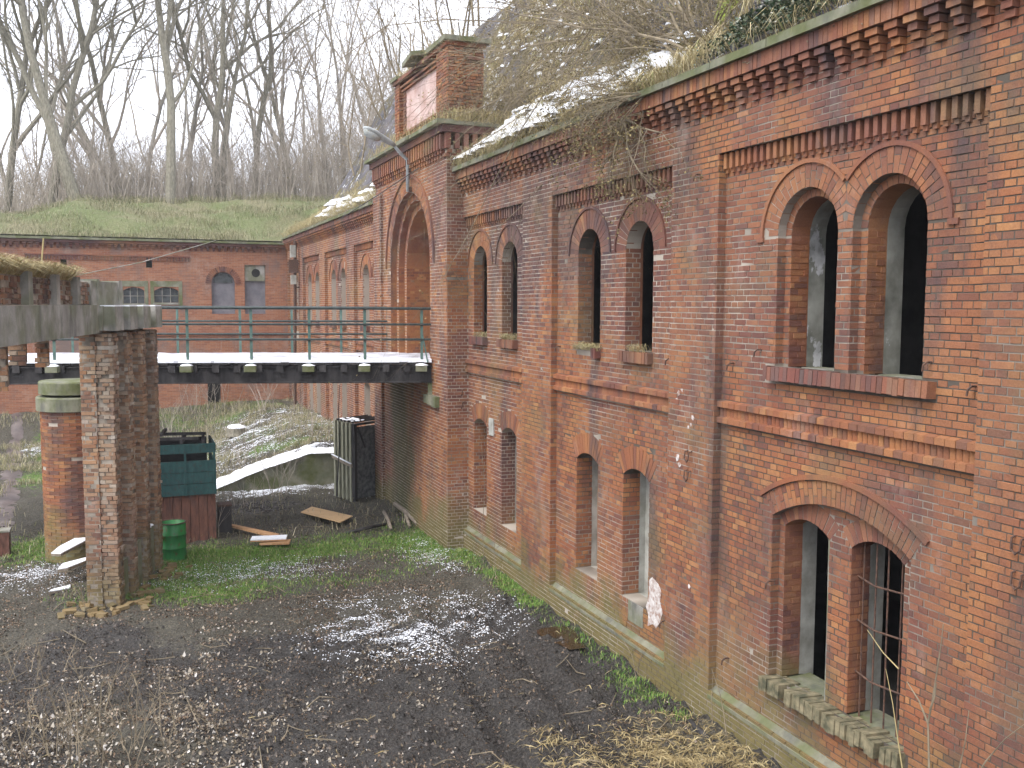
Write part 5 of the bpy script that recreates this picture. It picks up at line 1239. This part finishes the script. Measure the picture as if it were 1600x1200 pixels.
# ================================================================ TREES AND SHRUBS
def grow(out, p, d, L, r, lv, R, cfg, trunk=None):
    ns, kids, spread, upb, wob, sides = cfg[min(lv, len(cfg)-1)]
    pts = [Vector(p)]; rad = [r]; d = Vector(d).normalized(); dirs = [d]
    for i in range(ns):
        d = (d+Vector((R.gauss(0, wob), R.gauss(0, wob), R.gauss(0, wob)*.6+upb))).normalized()
        pts.append(pts[-1]+d*(L/ns)); rad.append(r*(1-.62*(i+1)/ns)); dirs.append(d)
    (trunk if (lv == 0 and trunk is not None) else out).tube(pts, rad, sides, False)
    if lv >= len(cfg)-1: return
    for k in range(kids):
        t = R.uniform(.28 if lv else .22, 1.0) if k else 1.0
        i = min(int(t*ns), ns-1); f = t*ns-i; q = pts[i].lerp(pts[i+1], f); rr = rad[i]*(1-f)+rad[i+1]*f
        a = R.uniform(0, 2*PI); b = dirs[i].orthogonal().normalized(); c = dirs[i].cross(b)
        nd = dirs[i]+(b*math.cos(a)+c*math.sin(a))*spread*R.uniform(.6, 1.3)
        grow(out, q, nd, L*R.uniform(.42, .72)*(1.15-.4*t), rr*R.uniform(.45, .75), lv+1, R, cfg, trunk)
TC = [(9, 7, .6, .06, .1, 7), (7, 6, .75, .08, .18, 5), (6, 5, .85, .05, .22, 4), (4, 5, .95, .02, .26, 3), (3, 0, .9, .0, .25, 3)]
protos = []
for s in range(6):
    R = random.Random(40+s); tr, cr_ = MB(), MB()
    grow(cr_, (0, 0, -.3), (R.gauss(0, .1), R.gauss(0, .1), 1), 15+R.random()*4, .21, 0, R, TC, tr)
    if s % 2 == 0: grow(cr_, (.15, 0, -.3), (R.gauss(.28, .1), R.gauss(0, .1), 1), 13+R.random()*4, .15, 0, R, TC, tr)
    protos.append((tr.mesh('trunk'), cr_.mesh('crown')))
for s in range(4):
    R = random.Random(70+s); tr, cr_ = MB(), MB(); FC = [(9, 8, .8, .05, .09, 8), (8, 7, .8, .09, .16, 5), (6, 6, .85, .06, .2, 4), (4, 5, .95, .02, .26, 3), (3, 0, .9, .0, .25, 3)]
    grow(cr_, (0, 0, -.3), (R.gauss(0, .08), R.gauss(0, .08), 1), 17+R.random()*3, .27, 0, R, FC, tr)
    if s % 2 == 0: grow(cr_, (.2, 0, -.3), (R.choice((-1, 1))*.32, R.gauss(0, .1), 1), 15, .21, 0, R, FC, tr)
    protos.append((tr.mesh('trunk'), cr_.mesh('crown')))
def tree(px, Y, k, sc, label, group=None, rz=None, py=None, wx=1.):
    x = atY(px, 300, Y).x; z = float(hh_(np.array(x), np.array(Y)))
    t = thing('bare_tree', label, 'tree', (x, Y, z), group); t.rotation_euler = (0, 0, rz if rz is not None else random.uniform(0, 6.28)); t.scale = (sc*wx, sc*wx, sc)
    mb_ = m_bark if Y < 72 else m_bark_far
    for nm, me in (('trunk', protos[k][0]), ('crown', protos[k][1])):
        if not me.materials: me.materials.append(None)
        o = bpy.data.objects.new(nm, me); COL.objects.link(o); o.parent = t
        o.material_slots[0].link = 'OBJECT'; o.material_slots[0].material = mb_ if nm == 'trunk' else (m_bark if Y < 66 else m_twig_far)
tree(265, 57, 7, 1.05, 'stout bare tree with a long low branch reaching right on the hill crest', rz=.6)
tree(122, 58, 6, 1.05, 'bare tree with two trunks leaning apart on the hill crest', rz=2.4)
tree(74, 60, 9, .9, 'slim bare tree with a low branch to the left near the left edge', rz=4.)
tree(345, 64, 8, 1.0, 'bare double trunked tree right of the stout crest tree', rz=1.)
tree(5, 63, 7, .95, 'bare tree cut by the left edge of the view', rz=5.2)
kn = 0
for px, Y in ((35, 70), (155, 74), (188, 67), (222, 78), (300, 72), (372, 74), (398, 68), (432, 80), (470, 68), (515, 72), (545, 84), (585, 70), (615, 80), (655, 86), (700, 78), (60, 86), (140, 92), (270, 95), (350, 96), (480, 98), (560, 100), (640, 102), (740, 90)):
    tree(px+random.uniform(-6, 6), Y, kn % 6, random.uniform(.85, 1.15), 'tall bare tree in the wood on the hill beyond the far wing', 'bare trees of the wood', wx=random.uniform(.8, 1.)); kn += 1
th = MB()
for k in range(7000):
    px = rng.uniform(-30, 800); Y = rng.uniform(58, 110); x = atY(px, 300, Y).x; z = float(hh_(np.array(x), np.array(Y))); h = rng.uniform(1.2, 5.2)*(1+.9*float(sstep(330, 620, px)))
    a, b = rng.normal(0, .22, 2); th.tube([(x, Y, z-.1), (x+a*h*.5, Y+b*h*.5, z+h*.55), (x+a*h*1.2, Y+b*h, z+h)], [.02, .015, .008], 3, False)
    for q in range(5):
        t = rng.uniform(.25, .95); c, d = rng.normal(0, .35, 2); s0 = (x+a*h*t, Y+b*h*t, z+h*t); th.tube([s0, (s0[0]+c*h*.5, s0[1]+d*h*.3, s0[2]+h*rng.uniform(.15, .4))], [.011, .006], 3, False)
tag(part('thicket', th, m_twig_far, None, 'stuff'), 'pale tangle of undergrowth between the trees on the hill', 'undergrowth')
SCg = [(5, 6, .7, .05, .14, 5), (4, 5, .8, .04, .2, 4), (3, 4, .9, .02, .25, 3), (3, 0, .9, 0, .2, 3)]
# saplings on top of the bank behind the gate
for k, (px, py, X, h) in enumerate(((700, 40, 11.2, 3.5), (725, 30, 11.5, 4.), (760, 15, 11.4, 3.5), (650, 90, 10.9, 4.), (600, 190, 10.6, 4.5), (560, 250, 9.4, 4.2), (680, 70, 11.2, 3.), (640, 110, 10.8, 3.6))):
    p = atX(px, py, X); R = random.Random(90+k); tr, c = MB(), MB(); z = float(bank_z(X, min(p.y, 43.9)))
    t = thing('bank_sapling', 'thin bare sapling on the bank crest behind the gate attic', 'sapling', (X, p.y, z), 'saplings on the bank crest')
    for q in range(2): grow(c, (R.gauss(0, .2), R.gauss(0, .2), 0), (R.gauss(-.1, .15), R.gauss(0, .2), 1), h*R.uniform(.7, 1.1), .045, 0, R, SCg, tr)
    for nm, m_ in (('trunk', tr), ('crown', c)): link(nm, m_.mesh(nm), m_twig, t, t.location.copy())
# big shrub hanging over the coping
sh = thing('overhanging_shrub', 'large tangled bare shrub rooted on the bank and drooping over the cornice', 'shrub', atX(1105, 95, 7.7))
R = random.Random(5); trk, brn, lvs = MB(), MB(), []
HC = [(7, 12, .7, -.03, .1, 6), (5, 8, .8, -.06, .2, 4), (4, 6, .9, -.08, .26, 3), (3, 0, .9, -.08, .25, 3)]
root = atX(1108, 100, 7.75)
for px, py, X, r in ((1000, 40, 8.0, .05), (930, 90, 8.2, .05), (870, 60, 8.6, .045), (1010, 170, 7.3, .045), (960, 150, 7.4, .05), (900, 130, 7.9, .04), (1050, -30, 8.0, .05), (1080, 10, 7.6, .045), (960, 0, 8.6, .05), (860, 0, 9.2, .045), (900, 30, 8.8, .04), (985, 210, 6.95, .04), (1000, 120, 7.6, .04), (1120, -20, 7.7, .04), (940, 200, 7.1, .035), (1040, 120, 7.4, .035), (900, 190, 7.6, .04), (860, 130, 8.3, .04), (1000, 90, 8.2, .04), (950, 60, 8.4, .04), (1050, 60, 7.9, .04), (840, 60, 9.3, .04), (920, 20, 9.0, .04), (1030, 10, 8.4, .04)):
    e = atX(px, py, X); d = e-root; L = d.length
    grow(brn, root+Vector((R.gauss(0, .12), R.gauss(0, .3), -.1)), d.normalized()+Vector((0, 0, .28)), L*1.15, r*.6, 0, R, HC, trk)
bv = np.concatenate(brn.v); nb1 = len(bv)
root2 = atX(978, 185, 7.15)
for px, py, X in ((955, 260, 6.95), (1000, 255, 6.9), (980, 240, 6.9), (930, 230, 6.95), (1010, 235, 6.9), (960, 110, 7.3), (1010, 130, 7.2), (920, 190, 7.2)):
    e = atX(px, py, X); d = e-root2; grow(brn, root2, d.normalized()+Vector((-.1, 0, .2)), d.length*1.2, .022, 0, R, [(6, 6, .7, -.03, .12, 5), (4, 4, .8, -.06, .22, 4), (3, 3, .9, -.08, .26, 3), (3, 0, .9, -.08, .25, 3)], trk)
br2 = brn; part('trunk', trk, m_twig, sh); bo = part('branches', brn, m_twig, sh)
bw2 = np.concatenate(brn.v)[nb1:]; bv = np.concatenate([bv, bw2[rng.integers(0, len(bw2), len(bv)//7)]]); pk = bv[rng.integers(0, len(bv), 24000)]+rng.normal(0, .03, (24000, 3)); N = len(pk); a = rng.normal(0, 1, (N, 3)); a /= np.linalg.norm(a, axis=1)[:, None]; b = np.cross(a, rng.normal(0, 1, (N, 3))); b /= np.linalg.norm(b, axis=1)[:, None]
s = .018*rng.uniform(.5, 1.5, N)[:, None]; V = np.stack([pk-a*s, pk-b*s*.5, pk+a*s, pk+b*s*.5], 1).reshape(-1, 3); mb = MB(); mb.addq(V, (np.arange(N)[:, None]*4+np.arange(4))); part('shrivelled_leaves', mb, m_bud, sh, 'stuff')
for k, (X, Y, Z, h, lab) in enumerate(((8.0, 21.35, 9.85, 1.2, 'dry shrub crowded against the right end of the gate attic'), (7.3, 21.3, 9.95, .7, 'small dry shrub on the near corner of the gate cornice'), (8.6, 21.0, 10.2, 1.3, 'dry shrub on the bank just right of the gate attic'))):
    R = random.Random(800+k); c = MB(); t = thing('ledge_shrub', lab, 'shrub', (X, Y, Z))
    for q in range(26): grow(c, (X+R.gauss(0, .2), Y+R.gauss(0, .15), Z-.1), (R.gauss(0, .5), R.gauss(0, .5), 1), h*R.uniform(.5, 1.1), .009, 0, R, [(4, 5, .7, .0, .15, 4), (3, 4, .8, -.02, .22, 3), (3, 0, .8, -.05, .25, 3)])
    part('branches', c, m_twig, t)
# ivy and a mossy trunk beside it
iv = thing('ivy_plant', 'dark green ivy mat spilling over the coping above the near bay', 'ivy', atX(1215, 70, 7.5))
N = 12000; y = rng.uniform(7.9, 11.3, N); x = rng.uniform(7.1, 8.6, N); k_ = rng.random(N) < np.clip(.15+1.2*fbm(x*1.6, y*1.2, 71)*sstep(7.6, 8.8, y)*sstep(11.4, 10.6, y), 0, 1); x, y = x[k_], y[k_]; N = len(x)
pk = np.stack([x, y, bank_z(x, y)+rng.uniform(0, .22, N)+.12*fbm(x*2, y*2, 72)], 1); a = rng.normal(0, 1, (N, 3))*np.array([1, 1, .45]); a /= np.linalg.norm(a, axis=1)[:, None]; b = np.cross(a, np.array([0, 0, 1.])+rng.normal(0, .4, (N, 3))); b /= np.linalg.norm(b, axis=1)[:, None]; s = .028*rng.uniform(.5, 1.4, N)[:, None]
V = np.stack([pk-a*s, pk-a*s*.2-b*s*.8, pk+a*s, pk-a*s*.2+b*s*.8], 1).reshape(-1, 3); mb = MB(); mb.addq(V, (np.arange(N)[:, None]*4+np.arange(4))); part('ivy_leaves', mb, m_ivy, iv, 'stuff')
stm = MB()
for k in range(14):
    yy = rng.uniform(8.5, 11); stm.tube([(7.9, yy, float(bank_z(7.9, yy))+.1), (7.5, yy+rng.normal(0, .3), 9.1), (7.08, yy+rng.normal(0, .5), 8.85+rng.uniform(-.2, .1))], [.015, .012, .006], 4)
part('ivy_stem', stm, m_twig, iv, 'stuff')
mt = thing('mossy_trunk', 'thick moss green tree trunk rising behind the drooping shrub', 'tree trunk', atX(1135, 60, 8.6))
p, q = atX(1128, 75, 8.5), atX(1145, -60, 8.8); part('trunk', MB().tube([p-Vector((0, 0, .6)), p, p.lerp(q, .5)+Vector((.05, 0, 0)), q], [.3, .22, .2, .19], 12), m_mossbark, mt, None, True)
p, q = atX(1165, 55, 8.9), atX(1178, -60, 9.2); part('side_trunk', MB().tube([p-Vector((0, 0, .6)), p, q], [.26, .2, .17], 10), m_bark, mt, None, True)
# saplings, stalks and low shrubs
def stalks(name, label, cat, pts, m=None, r=.008, group=None):
    t = thing(name, label, cat, tuple(pts[0][0]), group)
    for p_ in pts: part('stem', MB().tube(p_, [r*(1-.6*i/(len(p_)-1)) for i in range(len(p_))], 5), m or m_twig, t)
def pxs(l, X): return [atX(x, y, X) for x, y in l]
stalks('sapling', 'forked grey sapling in front of the wall at bottom right', 'sapling', [pxs([(1452, 1215), (1451, 1165), (1450, 1130), (1456, 1100), (1464, 1050), (1470, 1010), (1474, 975)], 6.6), pxs([(1450, 1130), (1436, 1095), (1417, 1065)], 6.6), pxs([(1453, 1110), (1460, 1090), (1463, 1068)], 6.55)], r=.011)
stalks('sapling', 'curving bare stem at the bottom right corner', 'sapling', [pxs([(1525, 1215), (1540, 1190), (1570, 1155), (1600, 1132)], 6.7), pxs([(1496, 1215), (1508, 1160), (1514, 1110)], 6.9)])
stalks('sapling', 'long pale stalk crossing the barred window', 'sapling', [pxs([(1412, 1215), (1402, 1150), (1395, 1100), (1384, 1045)], 6.9), pxs([(1404, 1045), (1380, 1020), (1355, 984)], 7.35)], m_straw)
stalks('sapling', 'thin sapling standing by the plinth below the second pilaster', 'sapling', [pxs([(1135, 1150), (1131, 1115), (1125, 1085), (1112, 1045)], 6.95), pxs([(1113, 1130), (1112, 1090), (1114, 1055)], 7.05)])
stalks('sapling', 'forked twig by the plinth below the second bay', 'sapling', [pxs([(986, 1110), (994, 1060), (988, 1025), (975, 1002)], 7.0), pxs([(996, 1050), (1003, 1020)], 7.0)])
stalks('sapling', 'thin dark stem rising beside the slatted box', 'sapling', [[atY(526, 775, 27.4), atY(530, 700, 27.4), atY(529, 640, 27.4), atY(531, 598, 27.4)]], m_black, .02)
stalks('sapling', 'tall thin stems against the wall below the number plate', 'sapling', [pxs([(756, 880), (754, 830), (757, 760), (752, 690)], 7.0), pxs([(775, 905), (772, 860), (776, 815)], 6.95)])
LC = [(4, 4, .6, .03, .12, 4), (3, 3, .7, .02, .18, 3), (3, 0, .7, 0, .2, 3)]
LB = ['bare twiggy shrub in the bottom left corner', 'bare shrub at bottom left beside the muddy water', 'tall pale forked shrub left of the central mud', 'low brown shrub at the left edge below the snow', 'thin leaning shrub at bottom between mud pools', 'bare low shrub in front of the ruined pier']
for k, (px, py, h, n) in enumerate(((60, 1175, .8, 16), (190, 1185, .8, 16), (300, 1150, .75, 8), (20, 1060, .6, 12), (150, 1110, .7, 12), (100, 945, .7, 8))):
    p = atZ(px, py, 0); R = random.Random(300+k); c = MB(); t = thing('bare_shrub', LB[k], 'shrub', (p.x, p.y, gz(p.x, p.y)))
    for q in range(n): s0 = p+Vector((R.gauss(0, .28), R.gauss(0, .28), 0)); s0.z = gz(s0.x, s0.y)-.03; grow(c, s0, (R.gauss(0, .35), R.gauss(0, .35), 1), h*R.uniform(.5, 1.2), .009, 0, R, LC)
    part('branches', c, m_twig, t)
YL = ['leafless shrub in front of the snowy sloping wing wall', 'leafless shrub against the high end of the wing wall', 'shrub on the rise just behind the low end of the wing wall', 'shrub between the teal box and the snowy stump', 'tall pale shrub at the foot of the far wing, under the grey shutter', 'shrub at the back of the yard near the far corner', 'shrub below the far wing nearest the ruined pier', 'tall shrub hiding the low dark doorway of the far wing', 'shrub in the middle of the snowy rise', 'shrub rising just behind the slatted box', 'shrub seen right beside the edge of the ruined pier at the back', 'small shrub on the mud by the black box', 'low stalks at the foot of the rusty sheet base', 'low dry shrub at the foot of the mossy gate wall']
for k, (px, py, z, h) in enumerate(((440, 770, 0, 1.6), (500, 735, .2, 1.3), (385, 720, .6, 1.6), (330, 690, .9, 1.8), (420, 655, .95, 2.2), (500, 650, 1., 2.), (300, 640, .95, 2.2), (350, 640, .95, 2.4), (455, 690, 1., 1.6), (560, 660, 1.1, 1.8), (270, 660, .9, 1.8), (375, 790, 0, 1.2), (310, 835, 0, 1.0), (640, 760, 0, .8))):
    p = atZ(px, py, z); R = random.Random(500+k); c = MB()
    t = thing('yard_shrub', YL[k], 'shrub', (p.x, p.y, gz(p.x, p.y)), 'leafless shrubs in the back of the yard')
    for q in range(9): s0 = p+Vector((R.gauss(0, .3), R.gauss(0, .3), 0)); s0.z = gz(s0.x, s0.y)-.03; grow(c, s0, (R.gauss(0, .3), R.gauss(0, .3), 1), h*R.uniform(.5, 1.1), .012, 0, R, LC)
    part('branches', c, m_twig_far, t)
# flakes of falling sleet are too fine to build; sky shell is the world

# ================================================================ HAZE of the snowy air
hz = MB().box((-420, -420, -3), (420, 420, 42)); k = NT('haze', 1.); vol = k.n('VolumePrincipled'); vol.inputs['Density'].default_value = .0007; vol.inputs['Color'].default_value = (.9, .92, .95, 1); vol.inputs['Anisotropy'].default_value = .2
k.t.nodes.remove(k.b); k.l(vol.outputs[0], [n for n in k.t.nodes if n.type == 'OUTPUT_MATERIAL'][0].inputs['Volume']); tag(part('haze', hz, k.m, None, 'stuff'), 'pale misty air of a snowy day filling the yard', 'haze')
